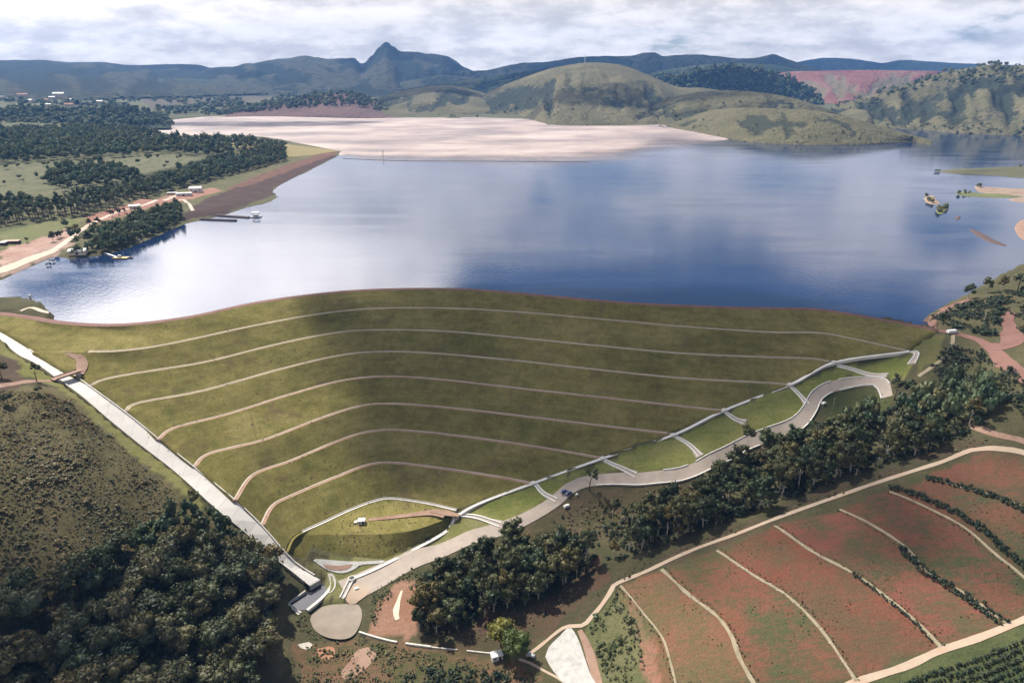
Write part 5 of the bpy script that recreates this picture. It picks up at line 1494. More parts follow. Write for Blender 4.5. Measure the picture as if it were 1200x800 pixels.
# scrub and shrubs
GEO_SHRUB = [crown_geo(600 + i, lobes=4, per=7, leaf=0.30, sz=0.8, lr=(0.40, 0.65), core=1) for i in range(8)]
scrub_w = PP([(-60, 468), (0, 458), (60, 462), (82, 472), (130, 512), (180, 556), (214, 588), (205, 602), (170, 632), (126, 660), (56, 692), (10, 712), (-60, 720)])
q = scatter(scrub_w, 1.45, 31)
dens = fbm(q[:, 0] / 14.0, q[:, 1] / 14.0, 3)
q = q[dens > -0.5]; dens = dens[dens > -0.5]
sc_ = np.clip(0.52 * np.exp(rng.normal(0, 0.45, len(q))), 0.18, 2.0) * (1 + 0.7 * np.clip(dens, -0.4, 0.6))
tn = np.clip(0.45 + 0.55 * fbm(q[:, 0] / 22.0 + 9, q[:, 1] / 22.0, 3) * 1.6 + rng.uniform(-.25, .25, len(q)), 0, 1)
print('scrub', len(q))
mass('scrub', GEO_SHRUB, q, sc_, M['leaf_scrub'], 'low brown and green scrub covering the left hillside', 'scrub', tone=tn, zsq=0.62)
areas = [([(690, 735), (722, 695), (748, 735), (758, 800), (712, 800)], 2.2, (0.6, 1.4), M['leaf_bush'], 'bright green bushes beside the white gravel pad'),
         ([(560, 655), (640, 612), (690, 585), (760, 575), (870, 556), (860, 575), (760, 622), (640, 645)], 3.6, (0.5, 1.3), M['leaf_scrub'], 'scattered scrub on the slope under the paved road'),
         (gully_px, 3.2, (0.8, 2.2), M['leaf_hedge'], 'undergrowth beneath the tree belt'),
         ([(350, 800), (345, 760), (375, 752), (430, 750), (500, 765), (560, 775), (620, 785), (640, 805)], 1.9, (0.25, 1.0), M['leaf_bush'], 'patchy green bushes on the ground below the pond'),
         ([(480, 810), (470, 785), (520, 780), (600, 790), (640, 810)], 2.6, (0.8, 2.0), M['leaf_hedge'], 'dark green thicket at the bottom edge'),
         ([(1020, 812), (1110, 770), (1210, 735), (1260, 800), (1100, 860)], 2.0, (0.7, 1.3), M['leaf_hedge'], None),
         ([(975, 500), (985, 462), (1028, 458), (1045, 472), (1020, 500)], 4.0, (0.5, 1.0), M['leaf_bush'], 'small bushes inside the top road loop'),
         ([(1090, 378), (1120, 360), (1170, 345), (1215, 338), (1330, 330), (1330, 410), (1215, 405), (1180, 370), (1160, 395), (1120, 386)], 2.6, (0.7, 2.2), M['leaf_hedge'], 'dark scrub covering the knoll at the right shore'),
         ([(1110, 405), (1150, 410), (1210, 460), (1330, 530), (1330, 545), (1210, 505), (1160, 460), (1100, 445), (1090, 430)], 2.6, (0.7, 2.0), M['leaf_hedge'], 'scrub on the slope below the red road'),
         ([(700, 700), (760, 664), (900, 606), (1090, 540), (1140, 505), (1160, 515), (1000, 566), (820, 634), (730, 670), (700, 690)], 3.6, (0.4, 1.2), M['leaf_scrub'], 'low scrub between the tree belt and the field track'),
         ([(433, 712), (440, 690), (480, 668), (500, 660), (485, 700), (470, 690), (450, 705), (438, 740)], 1.7, (0.3, 0.9), M['leaf_bush'], 'bushes between the pond and the bare red ground'),
         ([(505, 745), (560, 728), (640, 705), (690, 680), (660, 720), (600, 750), (560, 755)], 3.5, (0.4, 1.3), M['leaf_scrub'], 'dark scrub under the lower end of the tree belt'),
         ([(352, 742), (346, 726), (356, 720), (362, 734), (372, 744), (400, 752), (425, 742), (432, 752), (390, 760)], 1.5, (0.3, 0.9), M['leaf_bush'], 'reedy bushes round the brown pond')]
for px, spc_, (a_, b_), mt, lb in areas:
    q = scatter(PP([(x, y) for x, y in px]), spc_ * 0.84, int(spc_ * 100) + len(px))
    if lb is None: continue
    cl_ = fbm(q[:, 0] / 7.0 + 3, q[:, 1] / 7.0, 3); q = q[cl_ > -0.22]; cl_ = cl_[cl_ > -0.22]
    bs_ = np.clip((a_ * 0.6 + (b_ - a_) * 0.42 * np.exp(rng.normal(0, 0.5, len(q)))) * (1 + 0.8 * np.clip(cl_, -0.2, 0.6)), 0.15, b_ * 1.4)
    mass('bushes', GEO_SHRUB, q, bs_, mt, lb, 'bushes', zsq=0.8)

# plantation rows at the lower right
rows_p = []
a0, a1 = P(1010, 806)[:2], P(1320, 682)[:2]
dv = (a1 - a0) / np.linalg.norm(a1 - a0); nv_ = np.array([dv[1], -dv[0]])
for k in range(1, 16):
    L_ = np.linalg.norm(a1 - a0) + 60
    for t in np.arange(-30, L_, 1.5):
        rows_p.append(a0 + dv * t + nv_ * (1.5 + k * 3.0 + random.uniform(-.25, .25)))
rows_p = np.array(rows_p)
mass('plantation_rows', GEO_SHRUB, rows_p, rng.uniform(0.75, 1.3, len(rows_p)), M['leaf_hedge'], 'rows of dark green bushes at the lower right corner', 'plantation', tone=rng.uniform(0.3, 1, len(rows_p)))

# hedges and stones along the contour bunds
def along(px_line, side, spacing, width):
    p = resample(PP(px_line), step=spacing); n = normals2(p)
    t = rng.uniform(-0.5, 0.5, len(p)) * width + side
    return p[:, :2] + n * t[:, None]


HEDGES = [([(1003, 671), (1046, 703), (1076, 728), (1096, 750)], -1.8, 0.9, 1.0, 0.8, 'thin dark hedge along the long middle bund'),
          ([(1063, 640), (1087, 665), (1132, 692), (1184, 727)], -2.8, 0.45, 3.6, 1.1, 'thick dark hedge along the fifth bund'),
          ([(1040, 574), (1087, 591), (1132, 614), (1168, 644), (1206, 677), (1238, 702)], 2.6, 0.45, 3.2, 1.1, 'thick dark hedge along the sixth bund'),
          ([(1086, 557), (1132, 569), (1170, 580), (1210, 599), (1252, 625), (1302, 668)], -2.4, 0.5, 3.0, 1.1, 'dark hedge along the topmost short bund')]
for px_, sd, spc_, wd_, sz_, lb in HEDGES:
    q = along(px_, sd, spc_, wd_)
    o = mass('hedge', GEO_SHRUB, q, rng.uniform(0.5, 1.2, len(q)) * sz_, M['leaf_hedge'], lb, 'hedge')
GEO_STONE = []
for i in range(4):
    r_ = np.random.default_rng(700 + i); GEO_STONE.append((ICO_V * (1 + r_.normal(size=(12, 1)) * 0.22) * np.array([1, 0.8, 0.6]), ICO_F))
q = np.concatenate([along(TERR[2], 0, 1.1, 1.4), along(TERR[4], 0, 2.0, 1.3), along(TERR[3], 0, 3.0, 1.3)])
mass('bund_stones', GEO_STONE, q, rng.uniform(0.12, 0.42, len(q)), M['stone'], 'pale stones strewn along the contour bunds of the red field', 'stones', sink=-0.5)
q = np.concatenate([along(e_, random.choice((-1.6, 1.6)), 1.6, 1.6) for e_ in TERR])
mass('bund_grass', GEO_SHRUB, q, rng.uniform(0.2, 0.6, len(q)), M['leaf_bush'], 'small grass tufts edging the contour bunds', 'grass')
fld = PP([(735, 690), (900, 620), (1130, 535), (1205, 535), (1210, 720), (1003, 795), (790, 802)])
q = scatter(fld, 2.6, 77); dn = fbm(q[:, 0] / 12, q[:, 1] / 12, 4); q = q[dn > 0.30]
mass('field_weeds', GEO_SHRUB, q, rng.uniform(0.12, 0.42, len(q)), M['leaf_bush'], 'low green weeds dotted over the red terraces', 'weeds')
lawn = PP([(540, 612), (626, 570), (707, 542), (790, 514), (850, 485), (926, 455), (980, 429), (1040, 440), (960, 458), (940, 485), (850, 520), (780, 548), (690, 553), (640, 585)])

# tufts and small weeds on the dam face
lp = loft[rng.integers(0, len(loft), 2600)] + np.c_[rng.uniform(-1.5, 1.5, (2600, 2)), np.zeros(2600)]
dd_ = fbm(lp[:, 0] / 18.0, lp[:, 1] / 18.0, 3); lp = lp[dd_ > -0.05]
o = mass3('grass_tufts', GEO_SHRUB, lp, rng.uniform(0.15, 0.5, len(lp)), M['leaf_bush'], None, None, zsq=0.7)
o.parent = dam

# ------------------------------------------------------------------ buildings
def house(name, label, x, y, z, rz, L, W, h, wall, roof, pitch=0.35, flat=False, doors=1, wins=3, cat='building', group=None, over=0.5):
    e = empty(name, (x, y, z), rz)
    tag(e, label, cat, group)
    m = MB(); m.box((0, 0, h / 2 - 0.5), (L, W, h + 1.0)); wl = m.build('wall', wall, e)
    if flat:
        MB().box((0, 0, h + 0.22), (L + over, W + over, 0.4)).build('roof', roof, e)
    else:
        rh_ = pitch * W / 2; w2 = W / 2 + over; t = 0.18
        m = MB(); m.prism([(-W / 2, h), (W / 2, h), (0, h + rh_)], -L / 2, L / 2); m.build('gable', wall, e)
        sl = rh_ / (W / 2)
        for s_ in (-1, 1):
            m = MB(); m.prism([(0, h + rh_ + 0.03), (0, h + rh_ + t + 0.03), (s_ * w2, h - over * sl + t + 0.03), (s_ * w2, h - over * sl + 0.03)][::s_], -L / 2 - over, L / 2 + over); m.build('roof', roof, e)
    for k in range(wins):
        xx = -L / 2 + (k + 0.5) * L / max(wins, 1)
        for s_ in (-1, 1):
            if doors and k == wins // 2 and s_ == -1:
                MB().box((xx, s_ * (W / 2 + 0.02), 1.05), (1.1 if L < 14 else 2.6, 0.08, 2.1)).build('door', M['dark'], wl)
            else:
                MB().box((xx, s_ * (W / 2 + 0.02), h * 0.58), (min(1.4, L / wins * 0.5), 0.08, h * 0.3)).build('window', M['dark'], wl)
    return e


def hz(px, py): return P(px, py)


p = hz(230, 225); house('pump_house', 'grey gable roofed pump house on the left bank', p[0], p[1], p[2], 0.25, 16, 11, 6.0, M['white_wall'], M['metal_roof'])
p = hz(216, 229); house('storage_shed', 'long low shed with pale flat roof left of the pump house', p[0], p[1], p[2], 0.22, 20, 8, 3.2, M['white_wall'], M['pale_roof'], flat=True)
p = hz(202, 228); house('storage_shed', 'small low pale shed behind the long flat-roofed shed', p[0], p[1], p[2], 0.22, 12, 5, 2.6, M['cream_wall'], M['pale_roof'], flat=True)
p = hz(158, 244); house('cottage', 'small white cottage at the edge of the bank trees', p[0], p[1], p[2], 0.5, 12, 7, 3.4, M['white_wall'], M['pale_roof'])
p = hz(92, 297); house('boathouse', 'boathouse with pale grey roof at the left shore', p[0], p[1], max(p[2], 0.8), 0.22, 15, 8, 3.4, M['cream_wall'], M['metal_roof'])
p = hz(14, 285); house('machine_shed', 'low dark-sided shed on the sandy ground at the left edge', p[0], p[1], p[2], 0.1, 15, 5, 2.4, M['rust'], M['sand'], flat=True, wins=2)
p = hz(4, 287); house('machine_shed', 'small dark shed at the very left edge of the sand', p[0], p[1], p[2], 0.1, 6, 5, 2.6, M['rust'], M['pale_roof'], flat=True, wins=1)
p = hz(582, 771); house('field_shed', 'white shed with pale flat roof under the round trees', p[0], p[1], p[2], 0.35, 5.0, 3.2, 2.6, M['white_wall'], M['pale_roof'], flat=True, wins=2)
# instrument hut on the platform
zk = at(424, 613, -76.2)
hut = house('instrument_hut', 'small white instrument hut on the platform above the dam toe', zk[0], zk[1], zk[2], 0.1, 3.8, 2.8, 2.3, M['white_wall'], M['pale_roof'], flat=True, wins=2)
MB().box((-3.4, 0.2, 0.6), (1.6, 1.8, 1.8)).build('water_tank', M['white_wall'], hut)
# town on the far left
town = [(3, 115, 60, 'pale factory hall at the left end of the far town'), (13, 117, 46, 'second pale hall of the far town'), (28, 115, 62, 'broad whitish building of the far town'), (36, 119, 44, 'low cream building below the broad whitish one'), (45, 112, 22, 'small white house above the far town'),
        (55, 118, 40, 'low white building right of the cream one'), (62, 115, 42, 'white building beside the tall terraced block'), (70, 114, 70, 'large stepped white block of the far town'), (78, 116, 40, 'white wing right of the large stepped block'), (84, 117, 24, 'small white house at the right end of the far town'),
        (58, 124, 36, 'low pale building below the far town'), (82, 124, 46, 'low pale row below the large stepped block'), (103, 121, 50, 'low pale row right of the far town'), (118, 120, 40, 'pale building at the end of the far row')]
for i, (px, py, sz_, lb) in enumerate(town):
    sz_ *= 0.72; py += 2
    p = P(px, py)
    k_ = sz_ / 50.0
    house('town_building', lb, p[0], p[1], p[2], random.uniform(-.3, .3), sz_, sz_ * 0.5, 8 + 9 * k_ + (10 if i in (2, 7) else 0), M['cream_wall'] if i % 2 else M['plaster'], (M['pale_roof'], M['metal_roof'], M['tile_roof'])[i % 3], 0.4, flat=(i % 4 == 0), wins=4, doors=0, group='buildings of the far town', over=1.0)
for px, py, lb in ((256, 105, 'white roofed hall below the mountain at the left'), (262, 106, 'second white roofed hall below the mountain'), (395, 106, 'tiny white house on the mountain slope')):
    p = at_dist(px, py, 6200 if px > 300 else 6800)
    house('far_hall', lb, p[0], p[1], p[2], 0.1, 60, 26, 16, M['white_wall'], M['pale_roof'], 0.4, wins=3, doors=0)

# ------------------------------------------------------------------ things on the water
def pontoon(name, label, a, b, w_, mats, n):
    A_, B_ = at(*a, 0.35), at(*b, 0.35); mid = (A_ + B_) / 2
    e = empty(name, (mid[0], mid[1], 0)); tag(e, label, 'pontoon')
    d_ = B_ - A_; L_ = np.linalg.norm(d_[:2]); an = math.atan2(d_[1], d_[0]); u_ = d_ / L_
    for k in range(n):
        c_ = A_ + u_ * L_ * (k + 0.5) / n - mid
        MB().box((c_[0], c_[1], 0.5), (L_ / n * 0.95, w_, 1.1), an).build('float', mats[0] if k >= 2 or len(mats) == 1 else mats[1], e)
    for s_ in (-1, 1):
        m = MB(); o_ = np.array([-u_[1], u_[0], 0]) * (w_ / 2 - 0.2) * s_
        a2, b2 = A_ - mid + o_, B_ - mid + o_
        m.tube([(a2[0], a2[1], 1.9), (b2[0], b2[1], 1.9)], 0.12, 5)
        for t in np.linspace(0, 1, 9):
            c_ = a2 * (1 - t) + b2 * t; m.tube([(c_[0], c_[1], 0.8), (c_[0], c_[1], 1.95)], 0.08, 4)
        m.build('railing', M['steel'], e)
    m = MB(); m.tube([(A_[0] - mid[0], A_[1] - mid[1], 1.35), (B_[0] - mid[0], B_[1] - mid[1], 1.35)], 0.35, 7); m.build('pipe', M['rust'], e)
    return e


pontoon('pump_pontoon', 'front dark pontoon walkway reaching out from the left bank', (212, 256), (277, 258.5), 4.5, (M['rust'], M['pale_roof']), 7)
pontoon('pump_pontoon', 'rear dark pontoon walkway leading to the roofed pump platform', (226, 250.5), (292, 255), 5.0, (M['rust'], M['metal_roof']), 7)
p = at(300, 254.5, 0)
e = empty('pump_platform', tuple(p)); tag(e, 'floating pump platform under a small roof on posts', 'platform')
MB().box((0, 0, 0.5), (13, 6.5, 1.1), 0.05).build('deck', M['steel'], e)
for sx in (-1, 1):
    for sy in (-1, 1): MB().box((sx * 3.6, sy * 2.2, 3.4), (0.4, 0.4, 5.0)).build('post', M['steel'], e)
MB().box((0, 0, 6.05), (9, 6, 0.35)).build('roof', M['pale_roof'], e)
m = MB(); m.tube([(-3, 0, 1.9), (3, 0, 1.9)], 0.9, 10); m.build('pump', M['metal_roof'], e)
p = at(142, 302.5, 0)
e = empty('work_raft', tuple(p)); tag(e, 'yellowish work raft moored off the boathouse', 'raft')
MB().box((0, 0, 0.75), (14, 6, 0.3), -0.12).build('deck', M['paint_yellow'], e)
for s_ in (-1, 1): m = MB(); m.tube([(-7.5, s_ * 2.2, 0.25), (7.5, s_ * 2.2 - 1.6, 0.25)], 0.6, 8); m.build('float', M['rust'], e)
MB().box((-1.5, 0.4, 1.9), (3.2, 2.6, 2.0), -0.12, 0.85).build('cabin', M['leaf_bush'] if False else M['metal_roof'], e)
MB().box((9.6, -0.6, 0.6), (4.5, 1.8, 0.7), -0.1, 0.8).build('tender', M['rust'], e)
m = MB(); m.tube([(2.5, 0.5, 0.9), (2.5, 0.5, 5.5)], 0.12, 5); m.build('mast', M['steel'], e)
A_, B_ = at(112, 293, 0.6), at(137, 301.5, 0.6); mid = (A_ + B_) / 2; d_ = B_ - A_; an = math.atan2(d_[1], d_[0]); L_ = float(np.linalg.norm(d_[:2]))
e = empty('gangway', tuple(mid)); tag(e, 'pale gangway running from the shore to the work raft', 'gangway')
MB().box((0, 0, 0.35), (L_, 1.8, 0.3), an).build('deck', M['pale_roof'], e)
for t in np.linspace(-.4, .4, 5): MB().box((math.cos(an) * L_ * t, math.sin(an) * L_ * t, -0.3), (1.4, 2.2, 0.9), an).build('float', M['rust'], e)
p = at(161, 283.5, 0)
e = empty('moored_boat', tuple(p), 0.35); tag(e, 'dark boat moored at the reedy shore left of the pontoons', 'boat')
hull = MB(); sec = [(-7, 0.3, 0.9), (-5, 1.6, 0.9), (0, 2.0, 0.8), (5, 1.9, 0.85), (6.5, 1.7, 0.9)]
for x_, w_, h_ in sec: hull.v += [(x_, -w_, h_), (x_, -w_ * 0.6, -0.3), (x_, w_ * 0.6, -0.3), (x_, w_, h_)]
for i in range(4):
    for k in range(3): hull.f.append((i * 4 + k, i * 4 + k + 1, i * 4 + k + 5, i * 4 + k + 4))
    hull.f.append((i * 4 + 3, i * 4, i * 4 + 4, i * 4 + 7))
hull.f += [(0, 3, 2, 1), (16, 17, 18, 19)]
hull.build('hull', M['rust'], e); MB().box((1.5, 0, 1.7), (3.2, 2.2, 1.8), 0, 0.85).build('cabin', M['metal_roof'], e)
m = MB(); m.tube([(3, 0, 1), (10.5, 0, 4.2)], 0.18, 5); m.build('boom', M['steel'], e)
# half drowned bushes by the dyke
for px, py, s_, lb in ((57, 311, 2.4, 'left clump of a bush standing in the water by the dyke'), (61, 307, 2.6, 'right clump of a bush standing in the water by the dyke')):
    p = at(px, py, 0); V, F = crown_geo(810 + px, lobes=6, per=24, leaf=0.16, sz=0.7, lr=(0.22, 0.36), core=1, spread=0.9)
    o = obj('drowned_bush', mesh_np('drowned_bush', V * s_, F, M['leaf_bush'])); o.location = (p[0], p[1], -0.5); tag(o, lb, 'bush')
# log boom across the reservoir at the beach edge
bm_ = empty('floating_boom', tuple(at(470, 188.5, 0))); tag(bm_, 'thin dark floating boom line at the edge of the silt beach', 'boom')
binv_ = at(470, 188.5, 0); pp = resample([at(402, 186, 0), at(470, 188.5, 0), at(560, 189, 0), at(690, 190, 0)], n=25) - binv_
m = MB(); m.tube([(a, b, 0.15) for a, b, c in pp], 0.5, 6); m.build('line', M['rust'], bm_)
# intake tower with footbridge
p = at(37, 355, 0)
e = empty('intake_tower', tuple(p)); tag(e, 'slim pale intake tower standing in the water off the left spit', 'tower')
m = MB(); m.tube([(0, 0, -3), (0, 0, 6.5)], [1.1, 0.9], 10); m.build('shaft', M['concrete'], e)
MB().box((0, 0, 1.7), (3.6, 3.6, 0.4)).build('deck', M['concrete_grey'], e)
m = MB()
for a in range(8):
    t = a * math.pi / 4; m.tube([(math.cos(t) * 1.7, math.sin(t) * 1.7, 1.9), (math.cos(t) * 1.7, math.sin(t) * 1.7, 3.0)], 0.06, 4)
m.build('railing', M['steel'], e)
A_, B_ = at(17, 365, 2.6), at(36, 355.5, 1.8); mid = (A_ + B_) / 2; d_ = B_ - A_; an = math.atan2(d_[1], d_[0]); L_ = float(np.linalg.norm(d_[:2]))
e = empty('footbridge', tuple(mid)); tag(e, 'grey footbridge from the dam crest to the intake tower', 'bridge')
MB().box((0, 0, 0), (L_, 1.8, 0.4), an).build('deck', M['concrete_grey'], e)
for s_ in (-1, 1): MB().box((-math.sin(an) * 0.85 * s_, math.cos(an) * 0.85 * s_, 0.75), (L_, 0.1, 1.0), an).build('railing', M['steel'], e)
for t in (-.25, .2): MB().box((math.cos(an) * L_ * t, math.sin(an) * L_ * t, -1.9), (0.8, 1.4, 3.4), an).build('pier', M['concrete_grey'], e)

# sand bars and islets at the right
def islet(name, label, px_poly, h_, mat, cat):
    poly = resample(np.vstack([[at(px, py, 0) for px, py in px_poly], [at(*px_poly[0], 0)]]), n=60)[:-1]
    c_ = poly.mean(0); vs = []
    for f_, zz in ((1.03, -0.5), (0.97, 0.1), (0.85, 0.45 * h_), (0.6, 0.8 * h_), (0.3, h_)):
        for q_ in poly:
            r_ = c_ + (q_ - c_) * f_; vs.append((r_[0], r_[1], zz + 0.25 * h_ * float(fbm(np.array([r_[0] / 15.0]), np.array([r_[1] / 15.0]), 3)[0]) * (f_ < 0.9)))
    n = len(poly); fs = [(k * n + i, k * n + (i + 1) % n, (k + 1) * n + (i + 1) % n, (k + 1) * n + i) for k in range(4) for i in range(n)]
    vs.append((c_[0], c_[1], h_)); fs += [(4 * n + i, 4 * n + (i + 1) % n, 5 * n) for i in range(n)]
    ars = sum(poly[i, 0] * poly[(i + 1) % n, 1] - poly[(i + 1) % n, 0] * poly[i, 1] for i in range(n))
    if ars < 0: fs = [f[::-1] for f in fs]
    return tag(obj(name, mesh_np(name, vs, fs, mat, True)), label, cat, kind='structure')


M['shoal'] = surf('brown_shoal', (0.27, 0.20, 0.155), 0.35, 0.05, dark=(0.16, 0.10, 0.075))
M['marsh'] = surf('marsh_grass', (0.13, 0.14, 0.055), 0.35, 0.05, dark=(0.06, 0.065, 0.03))
M['spit'] = surf('olive_spit', (0.10, 0.095, 0.05), 0.3, 0.02, dark=(0.045, 0.055, 0.03))
islet('land_spit', 'olive spit of land reaching in from the right edge', [(1096, 200.5), (1130, 200), (1180, 199), (1220, 194), (1300, 190), (1300, 215), (1220, 211), (1190, 208), (1150, 205), (1110, 203.5)], 7, M['spit'], 'spit')
islet('sandbar', 'pink sandbar at the right edge of the reservoir', [(1140, 218), (1165, 219.5), (1195, 221), (1240, 221), (1300, 225), (1300, 242), (1240, 240), (1200, 238), (1180, 234), (1200, 230), (1150, 226), (1142, 222)], 1.2, M['shoal'], 'sandbar')
islet('sandbar', 'thin sandy strip with marsh grass left of the pink sandbar', [(1118, 227), (1130, 225), (1145, 226), (1180, 228), (1200, 231), (1170, 232), (1130, 230)], 0.9, M['marsh'], 'sandbar')
islet('marsh_islet', 'pale marshy islet nearest the open water at the right', [(1082, 233), (1086, 230), (1094, 229), (1096, 233), (1102, 238), (1096, 240), (1086, 238)], 0.8, M['shoal'], 'islet')
islet('marsh_islet', 'yellow green marsh islet below the pale one', [(1097, 246), (1104, 241), (1112, 243), (1108, 248), (1104, 251), (1098, 250)], 1.6, M['marsh'], 'islet')
islet('mud_bar', 'thin dark mud bar lying in the water at the right', [(1134, 268), (1139, 268.5), (1152, 274), (1165, 281), (1180, 288), (1176, 288.5), (1160, 284), (1146, 277)], 0.8, M['rust'], 'mud bar')
islet('mud_bar', 'small dark mud bar beside the yellow green islet', [(1119, 256), (1123, 253), (1126, 254), (1124, 257), (1120, 258)], 0.8, M['rust'], 'mud bar')
islet('gravel_spit', 'grey gravel tongue at the right edge of the lake', [(1188, 268), (1192, 261), (1202, 257), (1240, 255), (1240, 285), (1206, 283), (1194, 278)], 1.4, M['pink_soil'], 'gravel spit')
q = np.array([at(px + random.uniform(-1, 1), py + random.uniform(-.6, .6), 0)[:2] for px, py in [(1100, 247), (1104, 246), (1107, 245), (1103, 249), (1100, 248.5), (1109, 243.5), (1085, 231), (1092, 238), (1088, 236), (1145, 219), (1148, 219.5), (1123, 228), (1130, 227), (1136, 227), (1097, 201.5), (1100, 201.3), (1215, 193), (1195, 196), (1190, 198)] for _ in range(4)])
mass3('islet_reeds', GEO_SHRUB, np.c_[q, np.full(len(q), 0.8)], rng.uniform(1.0, 3.0, len(q)), M['leaf_bush'], 'reeds and bushes on the islets at the right', 'reeds')

# ------------------------------------------------------------------ vehicles, poles, wall, mast
def car(name, label, p, rz, bodymat, L=4.3, W=1.8, van=False, pickup=False):
    e = empty(name, tuple(p), rz); tag(e, label, 'van' if van else 'car')
    hl = L / 2
    if van: prof = [(-hl, .45), (-hl, 1.0), (-hl + .1, 2.1), (hl - 1.5, 2.15), (hl - .7, 1.25), (hl - .05, 1.0), (hl, .45)]
    elif pickup: prof = [(-hl, .45), (-hl, 1.05), (-.3, 1.05), (-.25, 1.7), (.9, 1.7), (1.4, 1.1), (hl - .1, .95), (hl, .45)]
    else: prof = [(-hl, .40), (-hl, .90), (-hl + .5, 1.0), (-hl + .9, 1.48), (.5, 1.48), (1.2, .98), (hl - .1, .82), (hl, .40)]
    m = MB(); n = len(prof)
    for y_, ins_ in ((-W / 2, 0), (W / 2, 0)):
        m.v += [(x, y_ * (0.86 if z > 1.2 else 1.0), z) for x, z in prof]
    m.f += [tuple(range(n)), tuple(range(n, 2 * n))[::-1]] + [(i, n + i, n + (i + 1) % n, (i + 1) % n) for i in range(n)]
    m.build('body', bodymat, e)
    zt = 2.1 if van else (1.62 if pickup else 1.40)
    for s_ in (-1, 1):
        x0, x1 = (hl - 2.6, hl - 1.15) if van else ((-.2, 1.0) if pickup else (-hl + 1.0, .75))
        MB().box(((x0 + x1) / 2, s_ * W * 0.455, zt - .30), (x1 - x0, .06, .42)).build('window', M['glass'], e)
    MB().box((hl - 1.05 if van else (1.2 if pickup else .92), 0, zt - .25), (.12, W * .8, .5), 0).build('windscreen', M['glass'], e)
    for sx in (-1, 1):
        for s_ in (-1, 1):
            w_ = MB(); w_.tube([(sx * L * .31, s_ * W * .5 - .1, .33), (sx * L * .31, s_ * W * .5 + .1, .33)], .33, 12); wq = w_.build('wheel', M['tyre'], e); w_ = MB(); w_.tube([(sx * L * .31, s_ * W * .5 - .12, .33), (sx * L * .31, s_ * W * .5 + .12, .33)], .19, 8); w_.build('rim', M['steel'], wq)
    for s_ in (-1, 1): MB().box((hl + .005, s_ * W * .36, .72), (.06, .32, .16)).build('headlight', M['pale_roof'], e)
    return e


p = P(1116, 390.5); p[2] += .3; car('parked_van', 'white van parked at the right end of the dam crest', p, 0.15, M['paint_white'], 7.6, 2.6, van=True)
p = P(661, 577); p[2] = float(H(p[0], p[1])) + .32; car('parked_car', 'left one of two blue cars on the paved road', p, 0.3, M['paint_blue'])
p = P(666.5, 579); p[2] = float(H(p[0], p[1])) + .32; car('parked_car', 'right one of two blue cars on the paved road', p, 0.5, M['paint_blue'])
p = P(613, 761); p[2] += .05; car('parked_car', 'white car parked right of the round trees', p, 2.5, M['paint_white'])
p = P(621, 768); p[2] += .05; car('parked_pickup', 'grey pickup parked beside the white car', p, 2.7, M['metal_roof'], 4.8, 1.9, pickup=True)
for px, py, s3, lb in ((664, 593.5, (3.6, 1.8, 1.2), 'white concrete block below the road kerb by the blue cars'), (676, 580, (1.4, 1.2, 1.0), 'small white marker block by the road verge'), (965, 473, (3.2, 2.2, 1.0), 'white concrete block at the upper road bend'), (418, 690, (2.4, 1.6, 0.9), 'white stone block at the road foot beside the manhole')):
    p = P(px, py); m = MB(); m.box((0, 0, s3[2] / 2), s3, 0.5, 0.9); m.box((0, 0, s3[2] + .06), (s3[0] * .8, s3[1] * .8, .14), 0.5)
    o = m.build('concrete_block', M['kerb'], None, tuple(p)); tag(o, lb, 'block')
for px, py, h_, lb in ((1153, 377, 9.5, 'wooden pole standing on the right knoll'), (976, 479, 8.0, 'wooden pole inside the top road loop'), (449, 184, 14, 'lone dark post on the far silt beach')):
    p = P(px, py) if py > 200 else at(px, py, 0.5)
    e = empty('utility_pole', tuple(p)); tag(e, lb, 'pole')
    k_ = 1.0 if py > 200 else 3.5
    m = MB(); m.tube([(0, 0, -1), (0, 0, h_)], [.22 * k_, .14 * k_], 7); m.build('post', M['bark_pale'], e)
    MB().box((0, 0, h_ - .8), (2.0 * k_ ** .5, .16 * k_, .16 * k_), 0.4).build('crossarm', M['bark_pale'], e)
wl = PP([(421, 741), (440, 747), (460, 752), (490, 756.5), (520, 760), (550, 763), (578, 766)])
e = empty('low_wall', tuple(wl[3])); tag(e, 'low white wall running from the pond to the white shed', 'wall')
wp_ = resample(wl, step=4.0)
for i in range(len(wp_) - 1):
    if i % 7 == 5: continue
    seg = np.array([wp_[i], wp_[i] * 0.04 + wp_[i + 1] * 0.96]); seg[:, 2] = H(seg[:, 0], seg[:, 1])
    wall_run('wall_panel', seg, 0.8 if i < 9 else 0.5, 0.9 if i < 9 else 0.6, M['concrete'], e, -wl[3])
pm = mh[int(70 * .7) - 1][np.argmin(np.abs([600 + FPX * q[0] / (q[1] * _c - (q[2] - CAM_Z) * _s) - 686 for q in mh[int(70 * .7) - 1]]))]
e = empty('radio_mast', tuple(pm)); tag(e, 'tall pale radio mast on top of the grassy hill', 'mast')
m = MB()
for a in range(3):
    t = a * 2.094; m.tube([(math.cos(t) * 2.6, math.sin(t) * 2.6, -3), (math.cos(t) * .8, math.sin(t) * .8, 38)], .5, 5)
m.build('leg', M['pale_roof'], e)
m = MB()
for k in range(9):
    r0, r1 = 2.6 - 1.8 * k / 9, 2.6 - 1.8 * (k + 1) / 9
    for a in range(3): m.tube([(math.cos(a * 2.094) * r0, math.sin(a * 2.094) * r0, k * 4), (math.cos((a + 1) * 2.094) * r1, math.sin((a + 1) * 2.094) * r1, (k + 1) * 4)], .25, 4)
m.build('lattice', M['pale_roof'], e)

